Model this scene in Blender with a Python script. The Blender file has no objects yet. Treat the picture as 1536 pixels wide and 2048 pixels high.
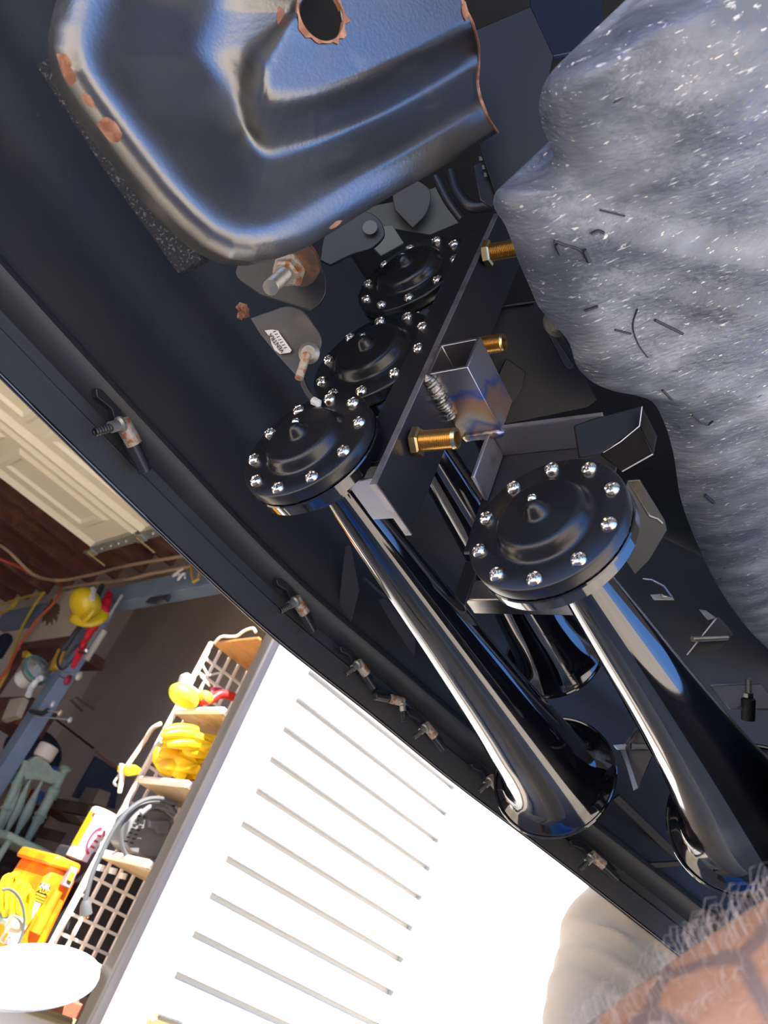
import bpy, bmesh, math, random
import numpy as np
from mathutils import Vector, Matrix

random.seed(7)
np.random.seed(7)
SC = bpy.context.scene
COL = SC.collection
PI = math.pi

# ------------------------------------------------------------------ camera
FOC, CX, CY = 1590.0, 768.0, 1024.0          # focal length in pixels of the 1536x2048 frame
CAM = Vector((0, 0, 0.40))
_zc = Vector((945, -2174, 1590)).normalized()          # world up seen from the camera (x right, y down, z forward)
_u = Vector((1200, 1661, 1590)); _u = (_u - _zc * _u.dot(_zc)).normalized()
_v = _zc.cross(_u)
M3 = Matrix((_u, _v, _zc))                              # camera axes -> world
cam_d = bpy.data.cameras.new('camera')
cam_d.sensor_fit = 'VERTICAL'; cam_d.sensor_height = 36; cam_d.sensor_width = 27
cam_d.lens = FOC / 2048 * 36
cam_d.clip_start = 0.01
cam_d.dof.use_dof = True; cam_d.dof.focus_distance = 0.80; cam_d.dof.aperture_fstop = 11.0
cam = bpy.data.objects.new('camera', cam_d); COL.objects.link(cam)
cx_, cy_, cz_ = M3 @ Vector((1, 0, 0)), M3 @ Vector((0, -1, 0)), M3 @ Vector((0, 0, -1))
mw = Matrix.Identity(4)
for i in range(3):
    mw[i][0], mw[i][1], mw[i][2], mw[i][3] = cx_[i], cy_[i], cz_[i], CAM[i]
cam.matrix_world = mw
SC.camera = cam

# ------------------------------------------------------------------ sky, sun, exposure
wld = bpy.data.worlds.new('sky'); SC.world = wld; wld.use_nodes = True
wn = wld.node_tree.nodes; wl = wld.node_tree.links
tcw = wn.new('ShaderNodeTexCoord'); sxyz = wn.new('ShaderNodeSeparateXYZ'); wl.new(tcw.outputs['Generated'], sxyz.inputs[0])
skr = wn.new('ShaderNodeValToRGB'); wl.new(sxyz.outputs['Z'], skr.inputs[0])           # clear sky: pale at the horizon, deep blue overhead
skr.color_ramp.elements[0].position = 0.0; skr.color_ramp.elements[0].color = (0.27, 0.52, 1.10, 1)
skr.color_ramp.elements[1].position = 0.75; skr.color_ramp.elements[1].color = (0.055, 0.18, 0.56, 1)
_e = skr.color_ramp.elements.new(0.14); _e.color = (0.17, 0.41, 1.02, 1)
wl.new(skr.outputs[0], wn['Background'].inputs[0]); wn['Background'].inputs[1].default_value = 1.9
sun_d = bpy.data.lights.new('sun', 'SUN'); sun_d.energy = 16.0; sun_d.angle = math.radians(0.6); sun_d.color = (1, 0.95, 0.86)
sun = bpy.data.objects.new('sun', sun_d); COL.objects.link(sun)
sun.rotation_euler = Vector((0.455, 0.525, -1.02)).to_track_quat('-Z', 'Y').to_euler()
SC.view_settings.view_transform = 'Standard'; SC.view_settings.look = 'None'
SC.view_settings.gamma = 1.0; SC.view_settings.use_curve_mapping = False
SC.view_settings.exposure = 0.75

# ------------------------------------------------------------------ measuring helpers
HH = Vector((0.982, -0.185, 0)).normalized()            # garage: across the opening
NN = Vector((0.185, 0.983, 0)).normalized()             # garage: into the depth
def ray(px, py): return M3 @ Vector(((px - CX) / FOC, (py - CY) / FOC, 1.0))
def at(px, py, d): return CAM + ray(px, py) * d
def on(px, py, p0, n):
    r = ray(px, py); return CAM + r * ((p0 - CAM).dot(n) / r.dot(n))
def aX(px, py, x): return on(px, py, Vector((x, 0, 0)), Vector((1, 0, 0)))
def aY(px, py, y): return on(px, py, Vector((0, y, 0)), Vector((0, 1, 0)))
def aZ(px, py, z): return on(px, py, Vector((0, 0, z)), Vector((0, 0, 1)))
def aB(px, py, b): return on(px, py, NN * b, NN)
def aA(px, py, a): return on(px, py, HH * a, HH)
def G(a, b, z): return HH * a + NN * b + Vector((0, 0, z))
EX, EY, EZ = Vector((1, 0, 0)), Vector((0, 1, 0)), Vector((0, 0, 1))

def spline(pts, n):
    P = np.array([tuple(p) for p in pts], float); m = len(P)
    t = np.concatenate([[0], np.cumsum(np.linalg.norm(np.diff(P, axis=0), axis=1))])
    d = np.gradient(P, t, axis=0)
    out = []
    for q in np.linspace(0, t[-1], n):
        i = min(max(np.searchsorted(t, q) - 1, 0), m - 2); h = t[i + 1] - t[i]; s = (q - t[i]) / h
        out.append((2*s**3-3*s*s+1)*P[i] + (s**3-2*s*s+s)*h*d[i] + (-2*s**3+3*s*s)*P[i+1] + (s**3-s*s)*h*d[i+1])
    return np.array(out)

# ------------------------------------------------------------------ mesh builder
class MB:
    def __init__(s): s.v = []; s.f = []
    def add(s, vs, fs):
        k = len(s.v); s.v += [tuple(p) for p in vs]; s.f += [tuple(i + k for i in f) for f in fs]; return s
    def box(s, c, size, ax=None):
        ax = ax or (EX, EY, EZ); c = Vector(c)
        vs = [c + ax[0]*(size[0]/2*i) + ax[1]*(size[1]/2*j) + ax[2]*(size[2]/2*k) for i in (-1,1) for j in (-1,1) for k in (-1,1)]
        return s.add(vs, [(0,1,3,2),(4,6,7,5),(0,4,5,1),(2,3,7,6),(0,2,6,4),(1,5,7,3)])
    def prism(s, poly, off):
        poly = [Vector(p) for p in poly]; n = len(poly); off = Vector(off)
        return s.add(poly + [p + off for p in poly], [tuple(range(n))[::-1], tuple(range(n, 2*n))] + [(i, (i+1) % n, n+(i+1) % n, n+i) for i in range(n)])
    def grid(s, P, wrap_v=False, wrap_u=False):
        P = np.asarray(P); n, m = P.shape[:2]; fs = []
        for i in range(n if wrap_u else n - 1):
            for j in range(m if wrap_v else m - 1):
                fs.append((i*m+j, i*m+(j+1) % m, ((i+1) % n)*m+(j+1) % m, ((i+1) % n)*m+j))
        return s.add(P.reshape(-1, 3), fs)
    def lathe(s, prof, o, axis, seg=32, jitter=0):
        axis = Vector(axis).normalized(); o = Vector(o)
        a = axis.orthogonal().normalized() if abs(axis.z) > 0.9 else (EZ - axis*axis.z).normalized(); b = axis.cross(a)
        P = np.zeros((len(prof), seg, 3))
        for i, (h, r) in enumerate(prof):
            for j in range(seg):
                t = 2*PI*j/seg; rr = max(r, 1e-5) + (random.uniform(-jitter, jitter) if jitter else 0)
                P[i, j] = o + axis*h + (a*math.cos(t) + b*math.sin(t))*rr
        return s.grid(P, wrap_v=True)
    def tube(s, path, r, seg=10, cap=True):
        path = [Vector(p) for p in path]; n = len(path)
        rs = list(r) if hasattr(r, '__len__') else [r]*n
        P = np.zeros((n, seg, 3)); pa = None
        for i in range(n):
            t = (path[min(i+1, n-1)] - path[max(i-1, 0)]).normalized()
            if pa is None: pa = t.orthogonal().normalized()
            pa = (pa - t*pa.dot(t)).normalized(); b = t.cross(pa)
            for j in range(seg):
                q = 2*PI*j/seg; P[i, j] = path[i] + (pa*math.cos(q) + b*math.sin(q))*rs[i]
        k = len(s.v); s.grid(P, wrap_v=True)
        if cap: s.f.append(tuple(k+j for j in range(seg))[::-1]); s.f.append(tuple(k+(n-1)*seg+j for j in range(seg)))
        return s
    def ball(s, c, r, seg=16, ring=10, sq=(1, 1, 1), ax=None):
        ax = ax or (EX, EY, EZ); P = np.zeros((ring+1, seg, 3)); c = Vector(c)
        for i in range(ring+1):
            p = PI*i/ring
            for j in range(seg):
                t = 2*PI*j/seg
                P[i, j] = c + ax[0]*(r*sq[0]*max(math.sin(p), 1e-3)*math.cos(t)) + ax[1]*(r*sq[1]*max(math.sin(p), 1e-3)*math.sin(t)) + ax[2]*(r*sq[2]*math.cos(p))
        return s.grid(P, wrap_v=True)
    def mesh(s, name, angle=38):
        me = bpy.data.meshes.new(name); me.from_pydata([tuple(map(float, p)) for p in s.v], [], s.f); me.update()
        bm = bmesh.new(); bm.from_mesh(me); bmesh.ops.remove_doubles(bm, verts=bm.verts, dist=1e-6)
        bmesh.ops.recalc_face_normals(bm, faces=bm.faces); bm.to_mesh(me); bm.free()
        if angle:
            for p in me.polygons: p.use_smooth = True
            me.set_sharp_from_angle(angle=math.radians(angle))
        return me
    def build(s, name, m, parent=None, label=None, cat=None, group=None, kind=None, bevel=0, solid=0, angle=38, sub=0):
        me = s.mesh(name, angle); me.materials.append(m)
        o = bpy.data.objects.new(name, me); COL.objects.link(o)
        if parent is not None:
            o.parent = parent; o.matrix_parent_inverse = Matrix.Translation(-WL[parent.name]); WL[o.name] = WL[parent.name]
            WL[o.name] = Vector((0, 0, 0))
        else:
            co = np.array([v.co[:] for v in me.vertices]); lo, hi = co.min(0), co.max(0)
            off = Vector(((lo[0]+hi[0])/2, (lo[1]+hi[1])/2, lo[2])); me.transform(Matrix.Translation(-off)); o.location = off
            WL[o.name] = off.copy()
        if sub:
            md = o.modifiers.new('s', 'SUBSURF'); md.levels = md.render_levels = sub
        if solid:
            md = o.modifiers.new('t', 'SOLIDIFY'); md.thickness = solid; md.offset = 1
        if bevel:
            md = o.modifiers.new('b', 'BEVEL'); md.width = bevel; md.segments = 2; md.limit_method = 'ANGLE'; md.angle_limit = math.radians(40)
            md.harden_normals = False
        return tag(o, label, cat, group, kind)
WL = {}                                                 # where each object's own origin lies in the world

def tag(o, label=None, cat=None, group=None, kind=None):
    if label: o['label'] = label
    if cat: o['category'] = cat
    if group: o['group'] = group
    if kind: o['kind'] = kind
    return o
def thing(name, loc, label, cat, group=None):
    o = bpy.data.objects.new(name, None); COL.objects.link(o); o.location = Vector(loc); o.empty_display_size = 0.05
    WL[o.name] = Vector(loc); return tag(o, label, cat, group)
def inst(name, me, parent, mat4):                      # a piece that shares its mesh, placed under its thing
    o = bpy.data.objects.new(name, me); COL.objects.link(o); o.parent = parent
    o.matrix_parent_inverse = Matrix.Translation(-WL[parent.name]); o.matrix_basis = mat4; WL[o.name] = mat4.to_translation(); return o
def frame(o, z, x=None):                               # matrix at o whose local z points along z
    z = Vector(z).normalized(); x = Vector(x) if x is not None else z.orthogonal()
    x = (x - z*x.dot(z)).normalized(); y = z.cross(x)
    m = Matrix.Identity(4)
    for i in range(3): m[i][0], m[i][1], m[i][2], m[i][3] = x[i], y[i], z[i], o[i]
    return m
def words(text, size, parent, mat4, m, name='lettering', depth=0.0003):
    cu = bpy.data.curves.new(name, 'FONT'); cu.body = text; cu.size = size; cu.extrude = depth; cu.align_x = 'CENTER'; cu.align_y = 'CENTER'
    cu.resolution_u = 3; cu.materials.append(m)
    tmp = bpy.data.objects.new(name, cu); COL.objects.link(tmp)
    me = bpy.data.meshes.new_from_object(tmp.evaluated_get(bpy.context.evaluated_depsgraph_get())); bpy.data.objects.remove(tmp)
    o = bpy.data.objects.new(name, me); COL.objects.link(o); o.parent = parent
    o.matrix_parent_inverse = Matrix.Translation(-WL[parent.name]); o.matrix_basis = mat4; return o

# ------------------------------------------------------------------ materials
MATS = {}
def mat(name, col, rough=0.5, metal=0.0, ior=1.5, coat=0, blotch=(), bump=None, rvar=None, trans=0, sub=0, obj_scale=(1, 1, 1)):
    """blotch: (colour, scale, from, to, detail[, stretch]) layers over the base; bump: (scale, strength)"""
    if name in MATS: return MATS[name]
    m = bpy.data.materials.new(name); m.use_nodes = True; n = m.node_tree.nodes; l = m.node_tree.links
    p = n['Principled BSDF']; c4 = lambda c: (c[0], c[1], c[2], 1)
    p.inputs['Base Color'].default_value = c4(col); p.inputs['Roughness'].default_value = rough
    p.inputs['Metallic'].default_value = metal; p.inputs['IOR'].default_value = ior; p.inputs['Coat Weight'].default_value = coat
    p.inputs['Coat Roughness'].default_value = 0.03
    if trans: p.inputs['Transmission Weight'].default_value = trans
    if sub: p.inputs['Subsurface Weight'].default_value = sub; p.inputs['Subsurface Radius'].default_value = (0.01, 0.004, 0.002)
    tc = n.new('ShaderNodeTexCoord')
    def noise(scale, detail, stretch=None, w=0):
        mp = n.new('ShaderNodeMapping'); l.new(tc.outputs['Object'], mp.inputs[0])
        mp.inputs['Scale'].default_value = stretch or (1, 1, 1); mp.inputs['Location'].default_value = (w*1.7, w*0.9, w)
        t = n.new('ShaderNodeTexNoise'); l.new(mp.outputs[0], t.inputs[0]); t.inputs['Scale'].default_value = scale; t.inputs['Detail'].default_value = detail
        return t
    last = None
    for k, bl in enumerate(blotch):
        t = noise(bl[1], bl[4], bl[5] if len(bl) > 5 else None, k+1)
        r = n.new('ShaderNodeMapRange'); l.new(t.outputs[0], r.inputs[0]); r.inputs[1].default_value = bl[2]; r.inputs[2].default_value = bl[3]
        x = n.new('ShaderNodeMix'); x.data_type = 'RGBA'; l.new(r.outputs[0], x.inputs[0])
        if last: l.new(last, x.inputs[6])
        else: x.inputs[6].default_value = c4(col)
        x.inputs[7].default_value = c4(bl[0]); last = x.outputs[2]
    if last: l.new(last, p.inputs['Base Color'])
    if rvar:
        t = noise(rvar[0], 4, None, 9); r = n.new('ShaderNodeMapRange'); l.new(t.outputs[0], r.inputs[0])
        r.inputs[1].default_value = 0.3; r.inputs[2].default_value = 0.7; r.inputs[3].default_value = rvar[1]; r.inputs[4].default_value = rvar[2]
        l.new(r.outputs[0], p.inputs['Roughness'])
    if bump:
        t = noise(bump[0], 4, bump[2] if len(bump) > 2 else None, 5); b = n.new('ShaderNodeBump'); l.new(t.outputs[0], b.inputs['Height'])
        b.inputs['Strength'].default_value = bump[1]; b.inputs['Distance'].default_value = 0.002; l.new(b.outputs[0], p.inputs['Normal'])
    MATS[name] = m; return m

gloss = mat('gloss black paint', (0.004, 0.004, 0.006), 0.05, ior=1.85, rvar=(30, 0.05, 0.1))
satin = mat('satin black paint', (0.010, 0.010, 0.012), 0.30, ior=1.5, rvar=(25, 0.24, 0.36), bump=(900, 0.05))
plate_black = mat('powder black', (0.014, 0.014, 0.017), 0.34, bump=(1200, 0.06))
fascia_m = mat('black bumper plastic', (0.026, 0.028, 0.032), 0.5, blotch=[((0.035, 0.034, 0.033), 9, 0.52, 0.75, 5), ((0.16, 0.13, 0.09), 28, 0.74, 0.80, 6)], bump=(350, 0.08))
under_m = mat('underbody black', (0.012, 0.014, 0.018), 0.5, blotch=[((0.022, 0.024, 0.028), 7, 0.5, 0.7, 4)])  # near-black, faintly blue body colour with random mottling
foam_m = mat('open cell foam', (0.024, 0.024, 0.025), 0.95, blotch=[((0.12, 0.12, 0.12), 330, 0.55, 0.7, 2)], bump=(480, 1.0))
steel = mat('bare steel', (0.62, 0.60, 0.58), 0.26, 1.0, blotch=[((0.42, 0.40, 0.40), 60, 0.45, 0.7, 5, (1, 6, 1))], bump=(300, 0.05))
dull_steel = mat('dull zinc', (0.30, 0.295, 0.265), 0.45, 0.8, blotch=[((0.25, 0.22, 0.16), 120, 0.5, 0.7, 4)])
screw_m = mat('nickel screw', (0.74, 0.68, 0.60), 0.17, 1.0)
brass = mat('brass', (0.78, 0.56, 0.26), 0.27, 1.0)
rust = mat('rust', (0.22, 0.085, 0.045), 0.85, blotch=[((0.42, 0.22, 0.13), 90, 0.4, 0.65, 5)], bump=(300, 0.5))
rusty_bolt = mat('rusted bolt', (0.40, 0.36, 0.30), 0.55, 0.5, blotch=[((0.33, 0.13, 0.05), 150, 0.48, 0.62, 4)], bump=(500, 0.3))
weld_m = mat('weld metal', (0.30, 0.29, 0.26), 0.38, 1.0, blotch=[((0.10, 0.10, 0.10), 150, 0.45, 0.65, 4)], bump=(500, 0.35))
# ================================================================== SETTING: ground, truck shell
ground_m = mat('driveway concrete', (0.47, 0.40, 0.32), 0.85, blotch=[((0.33, 0.28, 0.22), 1.3, 0.4, 0.7, 6), ((0.50, 0.44, 0.36), 40, 0.5, 0.75, 4)], bump=(60, 0.3))
MB().box((2, 2, -0.05), (26, 26, 0.1)).build('ground', ground_m, kind='structure')

# bumper cover: a profile swept along the bowed lower edge of the bumper
EDGE = [(-0.95, 0.66, 0.83), (-0.5, 0.735, 0.83), (-0.1, 0.765, 0.83), (0.222, 0.771, 0.83), (0.424, 0.768, 0.83), (0.70, 0.747, 0.828), (0.905, 0.688, 0.82),
        (1.046, 0.621, 0.80), (1.20, 0.527, 0.775), (1.27, 0.456, 0.75), (1.343, 0.386, 0.725), (1.447, 0.30, 0.70), (1.52, 0.16, 0.69), (1.55, -0.1, 0.69)]
ED = spline(EDGE, 110)
TAN = np.gradient(ED, axis=0); TAN[:, 2] = 0; TAN /= np.linalg.norm(TAN, axis=1)[:, None]
OUT = np.stack([-TAN[:, 1], TAN[:, 0], 0*TAN[:, 0]], axis=1)
inner = [(0.020, 0.64), (0.006, 0.60), (0.010, 0.37), (0.013, 0.345), (0.017, 0.325), (0.016, 0.30), (0.012, 0.28), (0.012, 0.25), (0.016, 0.23), (0.019, 0.21), (0.016, 0.19), (0.009, 0.165), (0.005, 0.14),
         (0.001, 0.120), (0.0, 0.105), (-0.001, 0.098), (-0.003, 0.092), (-0.012, 0.088), (-0.021, 0.080), (-0.024, 0.072), (-0.020, 0.063), (-0.008, 0.057), (0.004, 0.053),
         (0.006, 0.040), (0.000, 0.036), (-0.004, 0.033), (-0.001, 0.010), (0.0, 0.0)]
outer = [(0.003, -0.0015), (0.006, 0.0), (0.012, 0.03), (0.03, 0.10), (0.055, 0.2), (0.085, 0.4), (0.085, 0.58), (0.04, 0.64)]
prof = inner + outer
P = np.zeros((len(ED), len(prof), 3))
for i in range(len(ED)):
    for j, (o_, z_) in enumerate(prof):
        P[i, j] = ED[i] + OUT[i]*o_ + np.array([0, 0, z_])
        if z_ > .55: P[i, j, 2] = 1.385 + z_ - .56               # the upper part runs level under the hood
bumper = thing('bumper_cover', (0.5, 0.75, 0.83), 'black plastic front bumper cover seen from behind, with creases and a row of rusty clips', 'bumper cover')
MB().grid(P).build('cover_shell', fascia_m, bumper, angle=40)
MB().tube([Vector(ED[i]) + Vector(OUT[i])*.003 - EZ*.0005 for i in range(len(ED))], 0.0034, 10).build('painted_lip', gloss, bumper)

def edge_at(px, py):                                     # nearest place of the swept cover to a point of the picture
    best = None
    for i in range(len(ED)):
        for z_ in (0.02, 0.05, 0.08):
            w = Vector(ED[i] + np.array([0, 0, z_])) - CAM; c = M3.transposed() @ w
            if c.z > 0.1:
                d = (c.x/c.z*FOC+CX-px)**2 + (c.y/c.z*FOC+CY-py)**2
                if best is None or d < best[0]: best = (d, i, z_)
    return best[1], best[2]

def clip(px, py, big=1.0, flip=1):
    i, z_ = edge_at(px, py); T, O = Vector(TAN[i]), Vector(OUT[i])
    o = on(px, py, Vector(ED[i]) - O*0.020, O); s = big
    ax = (T, O, EZ)
    leaf = MB()
    pts = [o + T*(x*s*flip) + EZ*(z*s) for x, z in ((-.050, .014), (-.040, .022), (-.022, .021), (-.012, .016), (.018, .013), (.040, .002), (.040, -.008), (.018, .001), (-.012, .003), (-.025, .011), (-.044, .008))]
    leaf.prism(pts, O*0.010)
    leaf.tube([o + T*(.008*s*flip) + EZ*(-.001*s) - O*.004, o + T*(.042*s*flip) + EZ*(-.014*s) - O*.004], [.0085*s, .007*s], 12)
    c = leaf.build('clip', plate_black, bumper, bevel=0.0008)
    MB().tube([o + T*(-.014*s*flip) + EZ*(.004*s) - O*.010, o + T*(.012*s*flip) + EZ*(-.004*s) - O*.010], [.0085*s, .0085*s], 12).build('clip_barrel', rusty_bolt, c)
    b = MB(); b.lathe([(0, .0001), (0, .0085*s), (.003*s, .0085*s), (.005*s, .006*s), (.014*s, .006*s), (.014*s, .0001)], o + T*(-.012*s*flip) - O*.012, -EZ*0.8 - T*0.5*flip, 12)
    b.build('bolt', dull_steel, c)
    th = MB(); q0 = o + T*(-.019*s*flip) - EZ*.012*s - O*.012; dn = (-EZ*0.8 - T*0.5*flip).normalized()
    th.lathe([(k*.0016*s, (.0046 if k % 2 else .0038)*s) for k in range(13)], q0, dn, 10)
    th.build('thread', plate_black, c)
for q in ((246, 868, 1.12, 1), (592, 1214, 0.95, 1), (716, 1338, 0.84, 1), (785, 1402, 0.80, -1), (853, 1463, 0.84, 1), (982, 1568, 0.86, 1), (1190, 1722, 0.92, 1)): clip(*q)

# inner liner of the truck: hood, core support, far side, so that the space behind the horns is a closed dark cavity
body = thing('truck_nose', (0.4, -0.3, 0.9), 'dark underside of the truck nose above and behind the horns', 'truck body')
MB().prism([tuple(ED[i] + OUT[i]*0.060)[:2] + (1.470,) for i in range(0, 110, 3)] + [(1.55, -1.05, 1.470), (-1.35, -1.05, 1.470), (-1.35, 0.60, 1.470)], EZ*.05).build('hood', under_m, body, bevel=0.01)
cs = MB()
cs.box((1.07, 0.10, 0.82), (0.64, 0.02, 0.46))
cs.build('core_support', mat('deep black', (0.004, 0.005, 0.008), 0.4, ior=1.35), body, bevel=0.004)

def slab(name, pts, p0, n, th, m, parent, bevel=0.001, **k):
    n = Vector(n).normalized()
    return MB().prism([on(x, y, Vector(p0), n) for x, y in pts], n*th).build(name, m, parent, bevel=bevel, **k)
# stiffening panels seen between the horns and the liner
facing = M3 @ Vector((0.1, -0.1, 1.0))
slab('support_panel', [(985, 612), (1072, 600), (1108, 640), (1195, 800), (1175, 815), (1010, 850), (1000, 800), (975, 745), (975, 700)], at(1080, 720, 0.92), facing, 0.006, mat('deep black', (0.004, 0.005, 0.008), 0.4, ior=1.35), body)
slab('opening', [(1012, 716), (1040, 735), (1052, 745), (1045, 775), (1025, 808), (1002, 780), (996, 750)], at(1025, 760, 0.90), facing, 0.003, mat('deep black', (0.004, 0.005, 0.008), 0.4, ior=1.35), body)  # black plate standing in for the dark inside of a hole
slab('support_lip', [(985, 612), (1070, 601), (1068, 606), (987, 618)], at(1030, 608, 0.91), facing, 0.006, satin, body)
slab('seam_strip', [(1094, 664), (1102, 662), (1148, 732), (1142, 738), (1130, 735)], at(1120, 700, 0.88), facing, 0.004, plate_black, body)
slab('support_bracket', [(1255, 960), (1280, 958), (1330, 1040), (1335, 1060), (1300, 1120), (1270, 1150), (1215, 1070)], at(1280, 1050, 0.95), facing, 0.005, under_m, body)
slab('bracket_lip', [(1256, 961), (1279, 959), (1281, 963), (1261, 964), (1301, 1030), (1318, 1036), (1328, 1046), (1325, 1050), (1315, 1040), (1298, 1034)], at(1280, 1000, 0.945), facing, 0.004, dull_steel, body)
# dark bracing webs and pockets low on the inside of the bumper
slab('bumper_web', [(690, 1092), (702, 1090), (720, 1180), (690, 1292), (668, 1288)], at(690, 1190, 1.18), facing, 0.004, under_m, body)
slab('pocket_panel', [(755, 1200), (790, 1185), (835, 1240), (830, 1310), (800, 1350), (755, 1300), (738, 1260)], at(785, 1270, 1.25), facing, 0.004, fascia_m, body)
arm = MB(); arm.tube([at(728, 1155, 1.16), at(752, 1178, 1.16), at(790, 1208, 1.16), at(830, 1262, 1.16)], 0.0035, 8)
arm.build('inner_rod', under_m, body)
slab('end_web', [(1225, 1600), (1238, 1590), (1365, 1712), (1440, 1760), (1432, 1772), (1350, 1722)], at(1330, 1690, 1.29), facing, 0.006, fascia_m, body)
slab('end_rib', [(1245, 1738), (1268, 1728), (1362, 1722), (1364, 1732), (1275, 1740), (1240, 1770), (1228, 1765)], at(1290, 1740, 1.25), facing, 0.004, under_m, body)

# foam strip on the bumper beam
fs = [(70, 130), (122, 98), (165, 190), (300, 395), (408, 520), (356, 548), (210, 345)]
foam_p = at(230, 320, 0.80)
fo = MB().prism([on(x, y, foam_p, M3 @ Vector((0.1, -0.25, 1))) for x, y in fs], (M3 @ Vector((0.1, -0.25, 1)))*0.02)
fo.build('foam_strip', foam_m, None, 'charcoal open-cell foam strip beside the stamped metal beam end', 'foam strip', bevel=0.002)

# ================================================================== stamped beam end with the rusty hole
PN = Vector((-0.2, -0.90, -0.38)).normalized(); PP = Vector((0.15, 0.35, 0.90))
pe1 = (on(990, 265, PP, PN) - on(500, 520, PP, PN)).normalized(); pe2 = PN.cross(pe1)
ol = [(915, -260), (918, -60), (926, 10), (945, 45), (957, 90), (958, 130), (955, 165), (960, 195), (975, 235), (995, 265), (930, 306), (840, 360), (752, 410), (680, 455), (610, 497), (560, 515), (510, 523), (460, 517), (410, 492),
      (360, 450), (310, 398), (255, 330), (205, 265), (160, 205), (125, 150), (109, 95), (108, 40), (122, -20), (200, -260)]
cut = 9                                                # the first points are the cut right end
def to2(p): d = p - PP; return np.array([d.dot(pe1), d.dot(pe2)])
O2 = np.array([to2(on(x, y, PP, PN)) for x, y in ol])
flg = O2[cut:]
seg_a, seg_b = flg[:-1], flg[1:]
def dist2(q):
    ab = seg_b - seg_a; t = np.clip(((q - seg_a)*ab).sum(1)/(ab*ab).sum(1), 0, 1)
    dd = np.linalg.norm(q - (seg_a + ab*t[:, None]), axis=1); k = dd.argmin(); return dd[k], (k + t[k])/len(seg_a)
c2 = to2(on(642, 28, PP, PN))                          # centre of the hole
HR = 0.0178
dense = spline(list(O2) + [O2[0]], 220)[:-1] if False else np.concatenate([O2[i] + (O2[(i+1) % len(O2)] - O2[i])*np.linspace(0, 1, 8, endpoint=False)[:, None] for i in range(len(O2))])
for _ in range(3):                                      # round off the corners of the outline, keep the cut corner
    keep = [cut*8, 0]
    q = dense.copy(); dense = (np.roll(dense, 1, 0) + 2*dense + np.roll(dense, -1, 0))/4
    for k in keep: dense[k] = q[k]
def pan_h(d, s):
    """height over the beam's face, towards the camera, at distance d from the rolled edge"""
    k = min(1, max(0, (s - 0.10)/0.42)); k = k*k*(3 - 2*k)          # the trough is broad at the left end and narrow along the lower side
    wide = 0.058 + 0.080*k; fl = 0.022 - 0.006*k
    top = 0.030
    if d < fl: t = d/fl; return top - 0.020*(1-t)**2.2
    if d < fl + wide*0.55: t = (d-fl)/(wide*0.55); return top - 0.062*(0.5-0.5*math.cos(PI*t))
    if d < fl + wide*1.1: t = (d-fl-wide*0.55)/(wide*0.55); return -0.032 + 0.050*(0.5-0.5*math.cos(PI*t))
    return 0.018
NR = 60
nd = len(dense); Q2 = np.zeros((NR+1, nd, 2)); HT = np.zeros((NR+1, nd))
for j, e in enumerate(dense):
    a = math.atan2(e[1]-c2[1], e[0]-c2[0]); rim = c2 + HR*np.array([math.cos(a), math.sin(a)])*(1 + 0.05*math.sin(5*a))
    for i in range(NR+1):
        q = e + (rim - e)*(i/NR)**0.85; Q2[i, j] = q; HT[i, j] = pan_h(*dist2(q))
for i in range(NR+1):                                   # soften the medial creases of the pressing
    for _ in range(int(60*min(1, max(0, (i-4)/22)))):
        x = HT[i].copy(); y = (np.roll(x, 1) + 2*x + np.roll(x, -1))/4
        y[:cut*8+1] = x[:cut*8+1]; HT[i] = y
R = np.zeros((NR+2, nd, 3))
for j in range(nd):
    for i in range(NR+1): b_ = PP + pe1*Q2[i, j, 0] + pe2*Q2[i, j, 1]; R[i+1, j] = b_ + (CAM - b_).normalized()*HT[i, j]
    R[0, j] = R[1, j] - np.array(PN)*(0.022 if dist2(dense[j])[0] < 0.002 else 0.003)
beam = thing('stamped_beam', on(500, 300, PP, PN), 'satin black stamped steel beam end with a round rusty-edged hole', 'steel beam')
pan_m = mat('worn satin paint', (0.016, 0.017, 0.019), 0.32, ior=2.4, blotch=[((0.07, 0.068, 0.06), 26, 0.62, 0.75, 6), ((0.34, 0.15, 0.07), 13, 0.735, 0.75, 7)], bump=(420, 0.10), rvar=(14, 0.26, 0.44))
MB().grid(R, wrap_v=True).build('pan', pan_m, beam, solid=-0.0028, angle=60)
hr = MB(); k = 40; ring = []
hc = PP + pe1*c2[0] + pe2*c2[1]; hc = hc + (CAM - hc).normalized()*0.0185
jag = [0.0008 + max(0, random.gauss(-0.001, 0.0022)) + (0.0045*random.random() if j in (6, 7, 8, 9, 20, 21, 22, 23, 24, 25, 26, 33, 34) else 0) for j in range(k)]
HP = np.zeros((3, k, 3))
for j in range(k):
    a = 2*PI*j/k; r = pe1*math.cos(a) + pe2*math.sin(a)
    HP[0, j] = hc + r*(HR - .0004) - PN*0.004; HP[1, j] = hc + r*(HR - .0006) + PN*0.0009; HP[2, j] = hc + r*(HR + jag[j]) + PN*0.0006
hr.grid(HP, wrap_v=True); hr.build('rust_rim', rust, beam)
def rust_chip(px, py, l, w, ang):
    d, s = dist2(to2(on(px, py, PP, PN))); best = on(px, py, PP, PN); best = best + (CAM - best).normalized()*(pan_h(d, s) + 0.0007)
    pts = []
    for j in range(11):
        a = 2*PI*j/11; r = random.uniform(0.7, 1.15); x, y = l*math.cos(a)*r, w*math.sin(a)*r
        pts.append(best + pe1*(x*math.cos(ang)-y*math.sin(ang)) + pe2*(x*math.sin(ang)+y*math.cos(ang)))
    MB().prism(pts, PN*0.0004).build('rust_chip', rust, beam)
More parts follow.
